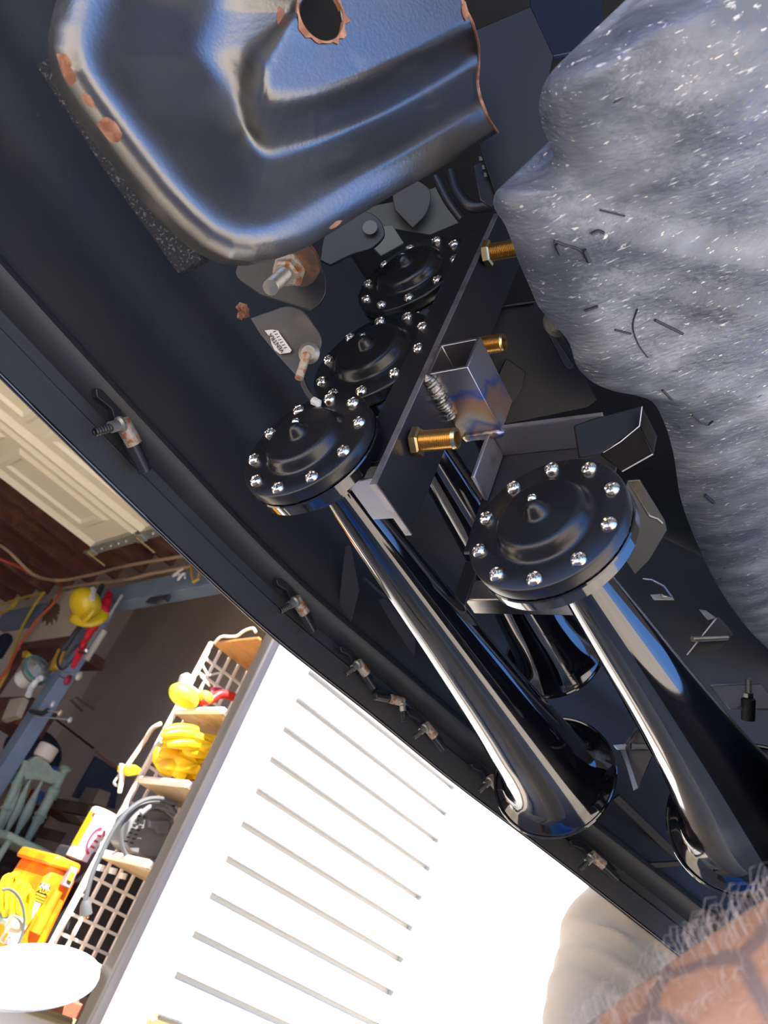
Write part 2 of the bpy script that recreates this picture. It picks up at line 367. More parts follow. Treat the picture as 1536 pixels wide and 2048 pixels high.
def rust_patch(px, py, ni, nj):
    best = None
    for i in range(1, 30):
        for j in range(nd):
            c = M3.transposed() @ (Vector(R[i, j]) - CAM)
            d = (c.x/c.z*FOC + CX - px)**2 + (c.y/c.z*FOC + CY - py)**2
            if best is None or d < best[0]: best = (d, i, j)
    _, i0, j0 = best; G_ = []
    for i in range(max(1, i0-ni), i0+ni+1):
        G_.append([])
        for j in range(j0-nj, j0+nj+1):
            p = Vector(R[i, j % nd]); q = ((i-i0)/(ni+.01))**2 + ((j-j0)/(nj+.01))**2
            G_[-1].append(p + (CAM-p).normalized()*(0.0009 - 0.0016*q*random.uniform(.8, 1.1)))
    MB().grid(np.array([[tuple(p) for p in r] for r in G_])).build('rust_chip', rust, beam)
for q in ((122, 120, 2, 3), (120, 155, 2, 4), (142, 122, 1, 2), (178, 198, 1, 3), (212, 258, 2, 4), (672, 452, 1, 2)): rust_patch(*q)
for q in ((562, 40, .008, .0045, 1.2), (930, 22, .007, .003, 1.3)): rust_chip(*q)
er = MB(); er.tube([Vector(R[1, j]) for j in range(12, cut*8+1)], 0.0013, 6); er.build('cut_edge', rust, beam)

# dark box behind the beam end
boxp = thing('frame_box', at(1020, 250, 0.66), 'dark blue-black box section between the beam end and the scuffed liner', 'frame bracket')
bn = M3 @ Vector((0.25, 0.10, 1))
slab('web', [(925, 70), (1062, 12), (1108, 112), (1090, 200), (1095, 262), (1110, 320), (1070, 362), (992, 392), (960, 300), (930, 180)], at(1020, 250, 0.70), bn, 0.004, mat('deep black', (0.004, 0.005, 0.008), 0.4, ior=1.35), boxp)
slab('flange', [(1060, -30), (1200, -60), (1210, 90), (1105, 112), (1062, 12)], at(1120, 60, 0.74), M3 @ Vector((-0.1, 0.6, 1)), 0.004, mat('blue black paint', (0.006, 0.012, 0.03), 0.3), boxp)
slab('side_plate', [(945, 330), (975, 318), (1000, 395), (985, 415), (960, 400)], at(970, 360, 0.71), bn, 0.004, plate_black, boxp)
for (x, y, a) in ((962, 318, 1.0), (968, 335, 1.0), (972, 350, 1.0)): 
    b_ = MB().prism([at(x-4, y-4, .706), at(x+4, y-3, .706), at(x+5, y+4, .706), at(x-3, y+5, .706)], bn*-0.001); b_.build('stamp', satin, boxp)
st = MB()
for (pts, w) in (([(902, 345, .80), (915, 385, .79), (940, 412, .78), (985, 412, .77)], .006), ([(872, 355, .84), (895, 400, .83), (925, 440, .82)], .005)):
    st.tube([at(*p) for p in spline(pts, 16)], w, 10)
st.build('strap', plate_black, boxp)

# ================================================================== scuffed plastic liner on the right
def scuffed():
    m = mat('scuffed liner plastic', (0.080, 0.096, 0.130), 0.33, ior=1.5,
            blotch=[((0.22, 0.24, 0.28), 26, 0.40, 0.68, 9, (1, .45, .7)), ((0.045, 0.052, 0.07), 9, 0.52, 0.75, 5), ((0.48, 0.49, 0.50), 380, 0.635, 0.73, 3, (1, 0.22, 0.45)), ((0.62, 0.59, 0.52), 300, 0.70, 0.73, 2, (1, .4, .6)), ((0.02, 0.022, 0.03), 110, 0.745, 0.765, 2, (1.4, 0.25, .5))],
            bump=(230, 0.9, (1, 0.4, 0.6)), rvar=(40, 0.26, 0.5))
    return m
LN = Vector((-0.28, 0.45, 1)).normalized(); LP0 = Vector((0, 0.22, 0.86))
left_edge = [(1420, -120), (1330, -10), (1250, 35), (1180, 90), (1115, 130), (1085, 175), (1078, 215), (1088, 265), (1104, 300), (1106, 320), (1095, 336), (1050, 362), (990, 386), (986, 405), (1010, 450), (1040, 530), (1062, 580), (1075, 610), (1110, 650), (1138, 685), (1155, 735),
             (1182, 762), (1215, 778), (1270, 790), (1300, 800), (1330, 850), (1345, 900), (1362, 1000), (1400, 1100), (1440, 1180), (1500, 1262), (1570, 1330), (1640, 1420)]
LE = spline(left_edge, 150)
NU = 130
L = np.zeros((len(LE), NU+3, 3))
def liner_bump(x, y):
    b = 0.0
    for (cx_, slope, w, h, x0) in ((470, 0.16, 26, 0.006, 1130), (560, 0.20, 26, 0.005, 1150), (690, 0.30, 30, 0.006, 1120), (830, 0.42, 34, 0.006, 1200)):
        d = (y - (cx_ + slope*(x - x0)))/w; b += h*math.exp(-d*d)*min(1, max(0, (x - x0)/220))
    q = math.hypot((x-1460)/420, (y-190)/260); b += 0.028*max(0, 1-q*q)**1.2
    return b + 0.0014*math.sin(x*0.021 + y*0.013) + 0.001*math.sin(y*0.041 - x*0.01)
for i, (x0, y0) in enumerate(LE):
    x1, y1 = 1900, y0 + 50 + (0 if y0 > 300 else (300-y0)*0.1)
    wob = 5*math.sin(i*0.7) + 4*math.sin(i*0.31)
    for j in range(NU+1):
        t = j/NU; x = x0 + (x1-x0)*t**1.5; y = y0 + (y1-y0)*t
        p = on(x, y, LP0, LN); dd = (x - x0)/120.0
        roll = 0.040*max(0, 1-dd)**2.4
        L[i, j+2] = p + (p - CAM).normalized()*(roll - liner_bump(x, y))
    e = on(x0 + 1, y0, LP0, LN); e += (e - CAM).normalized()*0.05; L[i, 1] = e + LN*0.012 + Vector((0, -0.016, 0)); L[i, 0] = e + LN*0.05 + Vector((0, -0.07, 0))
liner = MB().grid(L).build('splash_liner', scuffed(), None, 'grey scuffed plastic splash liner with ridges and pale scratches', 'splash liner', angle=60)
dm = mat('dark debris', (0.012, 0.012, 0.02), 0.6)
def L_at(x, y, lift=0.0012):
    p = on(x, y, LP0, LN); return p - (p - CAM).normalized()*(liner_bump(x, y) + lift)
for pts, w in (([(1108, 482), (1130, 490), (1160, 500), (1180, 525)], .0010), ([(1112, 490), (1120, 508)], .0016), ([(1168, 500), (1178, 522)], .0022), ([(1182, 468), (1196, 462), (1208, 466)], .0012), ([(1170, 622), (1196, 613)], .0014),
               ([(1275, 618), (1266, 650), (1278, 690), (1296, 715)], .0006), ([(1230, 660), (1262, 668)], .0010), ([(1310, 640), (1366, 668)], .0013), ([(1325, 780), (1345, 800)], .0012), ([(1410, 990), (1428, 1006)], .0022), ([(1385, 830), (1418, 850), (1426, 842)], .0009), ([(1200, 420), (1250, 432)], .0007)):
    t = MB().tube([L_at(*p) for p in spline([(x, y, 0) for x, y in pts], 12)[:, :2]], w, 5).build('stuck_twig', dm, None)
    t.parent = liner; t.matrix_parent_inverse = Matrix.Translation(-WL[liner.name])
hx = thing('hex_bolt', at(1128, 645, 0.74), 'grey hex bolt head at the edge of the scuffed liner', 'bolt')
bx = (M3 @ Vector((0.35, 0.35, -1))).normalized()
MB().lathe([(-.004, .0001), (-.004, .0135), (0, .0135), (.0005, .0105), (.010, .0105), (.012, .009), (.012, .0001)], at(1124, 642, 0.765), bx, 6).build('bolt_head', dull_steel, hx, angle=20)
MB().lathe([(-.010, .0001), (-.010, .015), (-.004, .016), (-.004, .0001)], at(1124, 642, 0.765), bx, 20).build('washer', dull_steel, hx)
# ================================================================== train horns
def screw_mesh():
    b = MB(); n, k = 10, 32; Q = np.zeros((n+2, k, 3)); R0 = 0.0066
    for i in range(n+1):
        r = R0*(1 - i/n)
        for j in range(k):
            a = 2*PI*j/k; x, y = r*math.cos(a), r*math.sin(a)
            z = 0.0046*math.sqrt(max(0, 1-(r/R0)**2.4))
            if r < R0*0.62 and (abs(x) < 0.0008 or abs(y) < 0.0008): z -= 0.0016
            Q[i+1, j] = (x, y, z)
    for j in range(k): a = 2*PI*j/k; Q[0, j] = (R0*math.cos(a), R0*math.sin(a), -0.002)
    b.grid(Q, wrap_v=True); me = b.mesh('screw', 30); me.materials.append(screw_m); return me
SCREW = screw_mesh()
HGROUP = 'black train horns'
rubber = mat('gasket rubber', (0.006, 0.006, 0.006), 0.55, bump=(400, 0.4))
def horn(o, length, rb, label, phase, R=0.066, yaw=0.0):
    o = Vector(o); ax = Vector((math.cos(yaw), -math.sin(yaw), 0)); sy = Vector((math.sin(yaw), math.cos(yaw), 0)); k = R/0.066
    h = thing('train_horn', o, label, 'horn', None)
    S = lambda pr: [(-s*k, r*k) for s, r in pr]
    MB().lathe(S([(.0225, 0), (.0221, .0028), (.0202, .0055), (.0165, .0074), (.0135, .0086), (.0121, .0102), (.0117, .0125), (.0117, .0300), (.0113, .0325), (.0102, .0347), (.0082, .0364), (.0055, .0376), (.0026, .0387), (.0010, .0400), (.0003, .0418), (0, .0440), (0, .0642), (-.0008, .0654), (-.0020, .0660), (-.0105, .0660), (-.0108, .0600)]), o, ax, 96).build('diaphragm_cover', cover_m, h, angle=50)
    MB().lathe(S([(-.0100, .06), (-.0106, .0640), (-.0120, .0652), (-.0134, .0640), (-.0140, .06)]), o, ax, 120, jitter=0.0007).build('gasket', rubber, h)
    MB().lathe(S([(-.0136, .06), (-.0138, .0655), (-.0150, .0665), (-.0250, .0660), (-.0262, .0645), (-.0266, .0600), (-.0270, .0520), (-.0278, .0500), (-.0400, .0490), (-.0416, .0470), (-.0420, .0350), (-.0440, .0300), (-.0520, .0245), (-.0560, .0200)]), o, ax, 96).build('housing', gloss, h, angle=40)
    t = [(.050, .0190), (.10, .0225), (.20, .0285), (.30, .034), (.40, .0405), (.47, .0455), (.53, .0505), (.58, .0555), (.62, .0590), (.65, .0625), (.672, .0665), (.688, .0710), (.699, .0765), (.7055, .0830), (.710, .0905)]
    sc = lambda s: 0.05 + (s - .05)*(length - .05)/.66
    fl = lambda r: .019*tk + (r - .019)*(rb - .019*tk)/.0715
    tk = 1.0
    pr = spline([(sc(s), fl(r)) for s, r in t], 60)
    inn = [(s, r - .003) for s, r in pr[::-1][:40]]
    MB().lathe([tuple(q) for q in pr] + inn, o, ax, 96).build('trumpet', gloss, h, angle=70)
    rr = [o + ax*length + (sy*math.cos(2*PI*q/64) + EZ*math.sin(2*PI*q/64))*(rb + .0005) for q in range(65)]
    MB().tube(rr, .0024, 8, cap=False).build('bell_rim', gloss, h)
    for q in range(10):
        a = 2*PI*q/10 + phase; p = o + (sy*math.cos(a) + EZ*math.sin(a))*(.0562*k)
        inst('screw', SCREW, h, frame(p, -ax, sy*math.cos(a*3+q) + EZ*math.sin(a*3+q)))
    p = o + sy*.004 + EZ*.0095 - ax*.0175*k
    m4 = frame(p, -ax*0.75 + EZ*0.6, sy) @ Matrix.Scale(0.62, 4)
    inst('bleed_screw', SCREW, h, m4)
    return h
cover_m = mat('black cover paint', (0.009, 0.009, 0.010), 0.30, ior=1.5, rvar=(40, 0.24, 0.34), bump=(900, 0.03))
hA = Vector((.365, .462, .826)); hB = Vector((.395, .472, .985)); hC = Vector((.412, .500, 1.165)); hD = Vector((.435, .245, .777))
horn(hA, .68, .088, 'lowest black train horn of the stacked column, in front of the other two', 0.35)
horn(hB, .58, .074, 'middle black train horn of the column, overlapped by the lowest one', 0.1, .071)
horn(hC, .50, .066, 'topmost black train horn of the column, half lost in shadow', 0.6, .072)
horn(hD, .535, .088, 'black train horn set apart on its own angle bracket, cover facing the viewer', 0.2, yaw=.10)

# ------------------------------------------------------------------ bracket that carries the column
br = thing('horn_bracket', (.42, .385, .786), 'flat black vertical bracket plate with silver cut edges carrying the horn column', 'bracket')
plate = MB().box((.4195, .3815, .99), (.066, .006, .408)); plate.build('plate', plate_black, br, bevel=0.0006)
edge_m = mat('cut steel edge', (0.42, 0.40, 0.41), 0.42, 0.9, blotch=[((0.25, 0.22, 0.2), 50, 0.5, 0.7, 4)])
MB().box((.3858, .3815, .99), (.0010, .0064, .409)).build('cut_edge', edge_m, br)
MB().box((.4195, .3815, .7853), (.068, .0066, .0016)).build('lower_edge', edge_m, br)
ch = MB()
ch.box((.396, .403, 1.0), (.004, .038, .36)); ch.box((.416, .420, 1.0), (.040, .004, .36))
ch.box((.418, .403, .819), (.046, .038, .003))
ch.build('channel', plate_black, br, bevel=0.0015)
MB().box((.420, .403, .8005), (.052, .038, .003)).build('lower_flange', mat('sky tinted steel', (0.40, 0.41, 0.45), 0.30, 0.9, bump=(200, .05)), br, bevel=.0008)  # added pale bluish flange, imitates sky mirrored in the channel's underside
def fitting(o, label, d, hexed=True, L=.040):
    o = Vector(o); f = thing('brass_fitting', o, label, 'pipe fitting', None)
    if hexed: MB().lathe([(0, .0001), (0, .0118), (.0015, .0138), (.0075, .0138), (.009, .0115), (.009, .0001)], o, d, 6).build('hex', brass, f, angle=20)
    pr = [(.006, .0088)]; s = .0085
    while s < L - .003: pr += [(s, .0077), (s+.0010, .0097)]; s += .0020
    pr += [(L-.002, .0094), (L, .0088), (L, .0062), (L-.018, .0058), (L-.018, .0001)]
    MB().lathe(pr, o, d, 28).build('threaded_body', brass, f, angle=20)
fdir = Vector((.10, -1, .06))
fitting(aY(826, 884, .377), 'brass fitting with hex nut nearest the bottom of the bracket plate', fdir, True, .043)
fitting(aY(946, 694, .377), 'brass threaded fitting above the weld, without a visible hex', fdir, False, .034)
fitting(aY(968, 508, .377), 'brass fitting with hex nut at the top of the bracket plate', fdir, True, .044)

# ------------------------------------------------------------------ welded arm that carries the separate horn
ar = thing('welded_bracket', (.45, .36, .945), 'bare steel tube with heavy weld bead and rainbow heat tint, carrying a black angle', 'bracket')
def tinted():
    m = mat('heat tinted steel', (0.40, 0.38, 0.37), 0.36, 1.0, bump=(260, 0.05)); n = m.node_tree.nodes; l = m.node_tree.links; p = n['Principled BSDF']
    tc = n.new('ShaderNodeTexCoord'); vm = n.new('ShaderNodeVectorMath'); vm.operation = 'DISTANCE'; l.new(tc.outputs['Object'], vm.inputs[0]); vm.inputs[1].default_value = (.469, .352, .922)
    t = n.new('ShaderNodeTexNoise'); t.inputs['Scale'].default_value = 45; l.new(tc.outputs['Object'], t.inputs[0])
    ad = n.new('ShaderNodeMath'); ad.operation = 'MULTIPLY_ADD'; l.new(t.outputs[0], ad.inputs[0]); ad.inputs[1].default_value = .03; l.new(vm.outputs['Value'], ad.inputs[2])
    mr = n.new('ShaderNodeMapRange'); l.new(ad.outputs[0], mr.inputs[0]); mr.inputs[1].default_value = .012; mr.inputs[2].default_value = .11
    cr = n.new('ShaderNodeValToRGB'); l.new(mr.outputs[0], cr.inputs[0]); e = cr.color_ramp.elements
    cols = [(0, (.35, .33, .34)), (.10, (.45, .36, .30)), (.18, (.18, .22, .42)), (.26, (.55, .50, .40)), (.36, (.60, .36, .20)), (.48, (.52, .32, .26)), (.56, (.14, .22, .55)), (.64, (.42, .42, .46)), (1, (.45, .44, .45))]
    e[0].position, e[0].color = 0, (*cols[0][1], 1); e[1].position, e[1].color = 1, (*cols[-1][1], 1)
    for q, c in cols[1:-1]: x = e.new(q); x.color = (*c, 1)
    l.new(cr.outputs[0], p.inputs['Base Color']); return m
tint = tinted()
x0, x1, y0, y1, z0, z1, w = .386, .469, .3345, .3783, .922, .966, .0035
tb = MB(); P4 = lambda x, d: [(x, y0+d, z0+d), (x, y1-d, z0+d), (x, y1-d, z1-d), (x, y0+d, z1-d)]
vs = P4(x0, 0) + P4(x1, 0) + P4(x0, w) + P4(x1, w)
tb.add(vs, [(i, (i+1) % 4, 4+(i+1) % 4, 4+i) for i in range(4)] + [(8+i, 12+i, 12+(i+1) % 4, 8+(i+1) % 4) for i in range(4)] + [(i, 8+i, 8+(i+1) % 4, (i+1) % 4) for i in range(4)] + [(4+i, 4+(i+1) % 4, 12+(i+1) % 4, 12+i) for i in range(4)])
o_ = tb.build('square_tube', tint, None, bevel=0.0008); 
o_.parent = ar; o_.matrix_parent_inverse = Matrix.Translation(-WL[ar.name]); o_.data.transform(Matrix.Translation(o_.location)); o_.location = (0, 0, 0)
wb = MB(); prof = []
for i in range(46):
    t = i/45; x = .388 + .050*t; r = .0076*(0.75 + 0.25*math.sin(t*PI))*(1 + (.16 if i % 3 == 0 else -.02) + random.uniform(-.05, .05))
    prof.append((x - .388, r))
wb.lathe([(-.004, .0001)] + prof + [(.054, .0001)], (.388, .3765, .9200), EX, 18, jitter=.0006); wb.build('weld_bead', weld_m, ar, angle=70)
wb2 = MB(); wb2.lathe([(-.004, .0001)] + [(i*.0022, .0045*(1 + (.12 if i % 2 else 0))) for i in range(18)] + [(.043, .0001)], (.4695, .336, .9225), EY, 16, jitter=.0005); wb2.build('weld_seam', tint, ar, angle=70)
an = MB(); an.box((.4835, .291, .9255), (.036, .112, .004)); an.build('ledge', mat('sky tinted steel', (0.40, 0.41, 0.45), 0.30, 0.9, bump=(200, .05)), ar, bevel=0.0008)  # ledge coloured pale blue-grey for the sky it would reflect
MB().box((.4652, .291, .9255), (.0012, .112, .0044)).build('bare_edge', edge_m, ar)
MB().box((.5035, .291, .8645), (.004, .126, .125)).build('upright', plate_black, ar, bevel=0.001)
MB().box((.4835, .3475, .893), (.034, .004, .06)).build('gusset', edge_m, ar, bevel=0.001)
wing = thing('side_bracket', at(1250, 880, .70), 'black bent plate at the far end of the welded bracket, beside the liner', 'bracket')
wn_ = M3 @ Vector((-0.2, 0.2, 1)); wn2 = M3 @ Vector((0.75, 0.1, 1))
wing_m = mat('matt black plate', (0.004, 0.004, 0.005), 0.6, ior=1.3)
slab('plate', [(1150, 850), (1190, 836), (1283, 812), (1279, 852), (1205, 905), (1160, 915)], at(1230, 860, .685), wn_, .004, wing_m, wing)
slab('return_flange', [(1283, 812), (1313, 872), (1306, 908), (1279, 852)], at(1283, 830, .685), wn2, .003, wing_m, wing)
slab('lower_flange', [(1279, 852), (1307, 908), (1244, 944), (1200, 910)], at(1279, 852, .684), M3 @ Vector((0.3, -.5, 1)), .003, wing_m, wing)
MB().tube([at(1284, 813, .682), at(1279, 852, .682), at(1240, 884, .684), at(1206, 905, .684)], .0005, 6).build('bare_edge', edge_m, wing); MB().tube([at(1306, 908, .69), at(1244, 943, .70)], .0007, 6).build('bare_edge', edge_m, wing)

# ------------------------------------------------------------------ cross bar, gussets, bolts behind the trumpets
cb = thing('cross_bar', (.70, .36, .89), 'brushed steel square bar passing behind the separate horn', 'steel bar')
MB().box((.716, .385, .903), (.03, .17, .03)).build('bar', mat('brushed steel', (0.46, 0.44, 0.42), 0.3, 1.0, blotch=[((0.30, 0.29, 0.29), 40, 0.4, 0.7, 4, (1, .15, 1))]), cb, bevel=0.002)
MB().box((.7, .475, .90), (.004, .02, .09)).build('end_plate', plate_black, cb, bevel=0.001)

def bolt_rod(mb, a, b, r, pitch=.0016):
    a, b = Vector(a), Vector(b); n = int((b-a).length/pitch)
    mb.lathe([(0, .0001)] + [(i*pitch/2, r*(1 if i % 2 else .86)) for i in range(2*n)] + [(n*pitch, .0001)], a, b-a, 14)
g1 = thing('gusset_plate', at(1265, 1530, 1.08), 'dark triangular gusset with an edge coloured as if blue-lit and one bolt beside the left bell', 'bracket')
slab('plate', [(1236, 1494), (1252, 1488), (1300, 1418), (1310, 1500), (1277, 1578), (1268, 1580)], at(1265, 1530, 1.07), M3 @ Vector((0.5, 0.3, 1)), .003, plate_black, g1)
slab('lit_edge', [(1243, 1497), (1251, 1496), (1277, 1576), (1268, 1580)], at(1260, 1530, 1.05), M3 @ Vector((-.3, .9, .6)), .002, mat('painted lit edge', (.6, .62, .66), .3, .7), g1)  # pale colour imitates sky light on the plate edge
slab('top_edge', [(1226, 1489), (1250, 1487), (1252, 1497), (1234, 1499)], at(1240, 1492, 1.05), M3 @ Vector((-.2, .8, .8)), .002, mat('painted lit edge', (.6, .62, .66), .3, .7), g1)  # same painted light along the top
b = MB(); b.tube([at(1250, 1490, 1.05), at(1302, 1418, 1.10)], .0022, 6); b.build('diagonal_edge', edge_m, g1)
b = MB(); bolt_rod(b, at(1262, 1492, 1.06), at(1326, 1492, 1.06), .0045); b.build('bolt', dull_steel, g1)
g2 = thing('gusset_plate', at(1410, 1270, 1.05), 'dark gusset with a diagonal edge and small bolt near the liner', 'bracket')
slab('plate', [(1402, 1222), (1433, 1234), (1372, 1312), (1440, 1300), (1468, 1268), (1440, 1235)], at(1420, 1265, 1.10), M3 @ Vector((0.3, 0.2, 1)), .003, under_m, g2)
slab('tab', [(1398, 1218), (1412, 1220), (1434, 1236), (1416, 1240)], at(1415, 1230, 1.07), M3 @ Vector((0.1, 0.7, 1)), .002, dull_steel, g2)
b = MB(); b.tube([at(1433, 1236, 1.07), at(1374, 1310, 1.08)], .0018, 6); b.build('diagonal_edge', edge_m, g2)
b = MB(); bolt_rod(b, at(1384, 1278, 1.07), at(1456, 1275, 1.09), .0042); b.build('bolt', dull_steel, g2)
g3 = thing('spring_clip', at(1315, 1180, 1.0), 'small bright bent spring clip in the dark behind the separate horn', 'clip')
b = MB(); b.tube([at(*p, .99) for p in ((1285, 1158), (1303, 1160), (1327, 1172), (1344, 1194), (1330, 1193), (1322, 1190))], .0014, 6); b.build('wire', steel, g3)
slab('tongue', [(1300, 1188), (1322, 1187), (1346, 1194), (1350, 1200), (1308, 1200)], at(1320, 1194, 1.0), M3 @ Vector((.1, .6, 1)), .002, dull_steel, g3)
g4 = thing('bolted_tab', at(1480, 1395, 1.0), 'flat grey tab with an upright capped bolt at the right, below the liner', 'bracket')
slab('tab', [(1420, 1370), (1520, 1366), (1560, 1418), (1460, 1418)], at(1480, 1395, 1.0), M3 @ Vector((-.1, .95, .6)), .003, mat('grey tab', (.20, .20, .21), .35, .5), g4)
MB().tube([at(1421, 1371, .995), at(1520, 1367, .995)], .0012, 6).build('bare_edge', edge_m, g4)
b = MB(); bolt_rod(b, at(1497, 1440, .99), at(1497, 1354, .985), .0042); b.build('bolt', dull_steel, g4)
MB().lathe([(0, .0001), (0, .008), (.026, .0085), (.028, .006), (.028, .0001)], at(1496, 1440, .985), at(1497, 1390, .985) - at(1496, 1440, .985), 16).build('rubber_cap', rubber, g4)
MB().lathe([(0, .0001), (0, .0065), (.005, .0065), (.005, .0001)], at(1497, 1394, .985), at(1497, 1354, .985) - at(1497, 1394, .985), 6).build('nut', steel, g4, angle=20)

# ------------------------------------------------------------------ bumper mount plates with stud and label, left of the column
mp = thing('bumper_mount', at(580, 620, .76), 'curvy dark steel mounting plates with a threaded stud and a torn white label', 'bracket')
mn = M3 @ Vector((0.15, -0.1, 1)); mount_m = mat('dusty mount plate', (0.05, 0.05, 0.054), 0.42, 0.2, blotch=[((0.09, 0.085, 0.08), 40, .45, .7, 5)], bump=(200, .1))
def smooth_poly(pts, n=48): return [tuple(p) for p in spline(pts, n)]
slab('upper_plate', smooth_poly([(520, 590), (470, 545), (500, 500), (560, 480), (612, 490), (636, 520), (652, 560), (650, 590), (633, 614), (622, 622)]), at(580, 560, .80), mn, .004, mat('dark mount plate', (0.022, 0.023, 0.027), 0.4, 0.1, bump=(200, .1)), mp)
slab('lower_plate', smooth_poly([(500, 636), (540, 622), (576, 612), (600, 618), (626, 648), (643, 680), (641, 696), (618, 718), (606, 742), (604, 766), (596, 756), (560, 716), (520, 668)]), at(580, 680, .765), mn, .004, mount_m, mp)
slab('fold', smooth_poly([(606, 742), (610, 764), (622, 786), (642, 806), (634, 810), (612, 790), (600, 768)], 20), at(610, 765, .765), mn, .005, plate_black, mp)
sd = (at(541, 576, .715) - at(573, 545, .745)).normalized(); s0 = at(576, 542, .748)
MB().lathe([(-.004, .0001), (-.004, .017), (-.001, .017), (0, .0135), (.007, .0135), (.009, .011), (.009, .0001)], s0, sd, 6).build('nut', rusty_bolt, mp, angle=20)
MB().lathe([(-.012, .0001), (-.012, .022), (-.005, .0225), (-.004, .02), (-.004, .0001)], s0 + (at(590, 532, .76)-s0), sd, 24).build('rust_washer', mat('dark rust', (.07, .04, .03), .7, blotch=[((.20, .09, .05), 60, .5, .65, 5)]), mp)
b = MB(); bolt_rod(b, s0, at(539, 577, .712), .0075, .0024); b.build('stud', dull_steel, mp)
b = MB(); bolt_rod(b, at(614, 708, .755), at(597, 760, .74), .0042); b.build('small_bolt', rusty_bolt, mp)
MB().lathe([(-.002, .0001), (-.002, .0105), (0, .0105), (.001, .0095), (.003, .007), (.003, .0001)], at(618, 706, .757), -mn, 20).build('washer', dull_steel, mp)
lab_m = mat('paper label', (0.62, 0.60, 0.56), 0.7); ink = mat('black ink', (0.02, 0.02, 0.02), 0.6)
lp = [(529, 661), (543, 659), (556, 661), (560, 668), (583, 700), (580, 705), (560, 708), (549, 700), (543, 688), (540, 674)]
lb = slab('label', lp, at(555, 683, .762), mn, .0005, lab_m, mp, bevel=0)
c_ = at(553, 686, .7612); xd = (at(541, 671, .76) - at(563, 701, .76)).normalized()
words('VENTRA', .0058, lb, frame(c_, -mn, xd), ink)
for k_ in range(7):
    x, y = 552 + k_*3.6, 662 + k_*5.4
    MB().tube([at(x, y, .7612), at(x-6, y+2, .7612)], .00035, 4).build('barcode_line', ink, lb)
rc = MB(); 
for q in range(5): rc.tube([at(485 + random.uniform(-10, 10), 622 + random.uniform(-12, 16), .80) for _ in range(4)], .0032, 6)
rc.build('rusty_spring_nut', rust, mp)
MB().tube([at(628, 802, .74), at(636, 806, .735), at(638, 814, .735)], [.0042, .004, .002], 8).build('plastic_plug', mat('pale plug', (.55, .55, .52), .5), mp)

# things in the dark above the column
ey = thing('eyelet_tab', at(725, 465, .90), 'rounded black tab with a pale round hole under the beam end', 'bracket')
en = M3 @ Vector((.1, .1, 1))
eR = []
slab('tab', smooth_poly([(640, 520), (650, 470), (690, 432), (730, 422), (760, 440), (769, 468), (752, 490), (700, 510), (660, 530)], 40), at(725, 465, .92), en, .006, under_m, ey)
MB().lathe([(0, .0001), (0, .0085), (.0006, .0085), (.0006, .0001)], at(740, 455, .913), -en, 20).build('hole_liner', mat('pale grey green', (.11, .12, .11), .6), ey)
pl = thing('grey_plate', at(790, 480, 1.02), 'grey-green plate glimpsed above the topmost horn', 'plate')
slab('face', [(752, 452), (785, 450), (808, 486), (762, 512), (740, 490)], at(785, 480, 1.05), en, .004, mat('grey green plate', (.07, .085, .075), .5), pl)
slab('upper_face', [(690, 440), (700, 420), (800, 400), (880, 370), (930, 440), (860, 470), (800, 460)], at(800, 430, 1.10), en, .004, mat('dim grey plate', (.022, .027, .026), .5), pl)
slab('cut_out', smooth_poly([(790, 420), (785, 390), (830, 360), (860, 380), (855, 420), (825, 456)], 24), at(820, 410, 1.08), en, .003, under_m, pl)
# ================================================================== GARAGE behind the bumper
wall_grey = mat('grey garage wall', (0.66, 0.57, 0.49), 0.8, blotch=[((0.54, 0.46, 0.40), 1.2, .4, .7, 5)])
garage_floor = mat('garage floor', (0.20, 0.18, 0.16), 0.8)
wood_red = mat('red brown rafter wood', (0.15, 0.055, 0.035), 0.7, blotch=[((0.07, 0.03, 0.03), 5, .4, .7, 5, (1, 6, 6)), ((0.24, 0.10, 0.05), 9, .55, .75, 5)])
blue_paint = mat('blue grey paint', (0.17, 0.23, 0.32), 0.5, blotch=[((0.22, 0.28, 0.36), 6, .45, .7, 4)])
cream = mat('cream door paint', (0.72, 0.66, 0.52), 0.45)
white_p = mat('white panel paint', (0.84, 0.83, 0.79), 0.35)
gax = (HH, NN, EZ)
MB().box(G(.8, 7.36, 1.75), (4.7, .12, 3.5), gax).build('wall_back', wall_grey, kind='structure')
MB().box(G(3.1, 4.65, 1.75), (.12, 5.4, 3.5), gax).build('wall_right', wall_grey, kind='structure')
MB().box(G(-1.5, 4.65, 1.3), (.12, 5.4, 2.8), gax).build('wall_left', wall_grey, kind='structure')
MB().box(G(2.5, 4.65, 3.53), (1.3, 5.4, .06), gax).build('ceiling', wall_grey, kind='structure')
rf = MB().box(G(.2, 4.7, 2.76), (3.4, 5.4, .06), gax).build('ceiling', mat('roof boards', (0.10, 0.045, 0.035), .8, blotch=[((.05, .025, .025), 6, .4, .7, 4)]), kind='structure')
for i in range(9):
    MB().box(G(.2, 4.42 + i*.36, 2.62), (3.4, .05, .22), gax).build('rafter', wood_red, rf, bevel=.004)
for i in range(4):
    MB().box(G(1.62, 3.35 + i*.42, 2.56), (.36, .07, .20), gax).build('blocking', wood_red, rf, bevel=.004)
MB().box(G(1.46, 3.95, 2.56), (.05, 1.8, .12), gax).build('wood_rail', mat('pale rail wood', (.28, .14, .09), .7), rf, bevel=.004)
MB().box(G(2.9, 1.98, 1.025), (.5, .12, 2.05), gax).build('wall_front', wall_grey, kind='structure')
MB().box(G(1.88, 4.65, 3.12), (.08, 5.4, .82), gax).build('wall_inner', wall_grey, kind='structure')
MB().box(G(.8, 1.98, 2.94), (4.7, .12, 1.1), gax).build('wall_front', wall_grey, kind='structure')

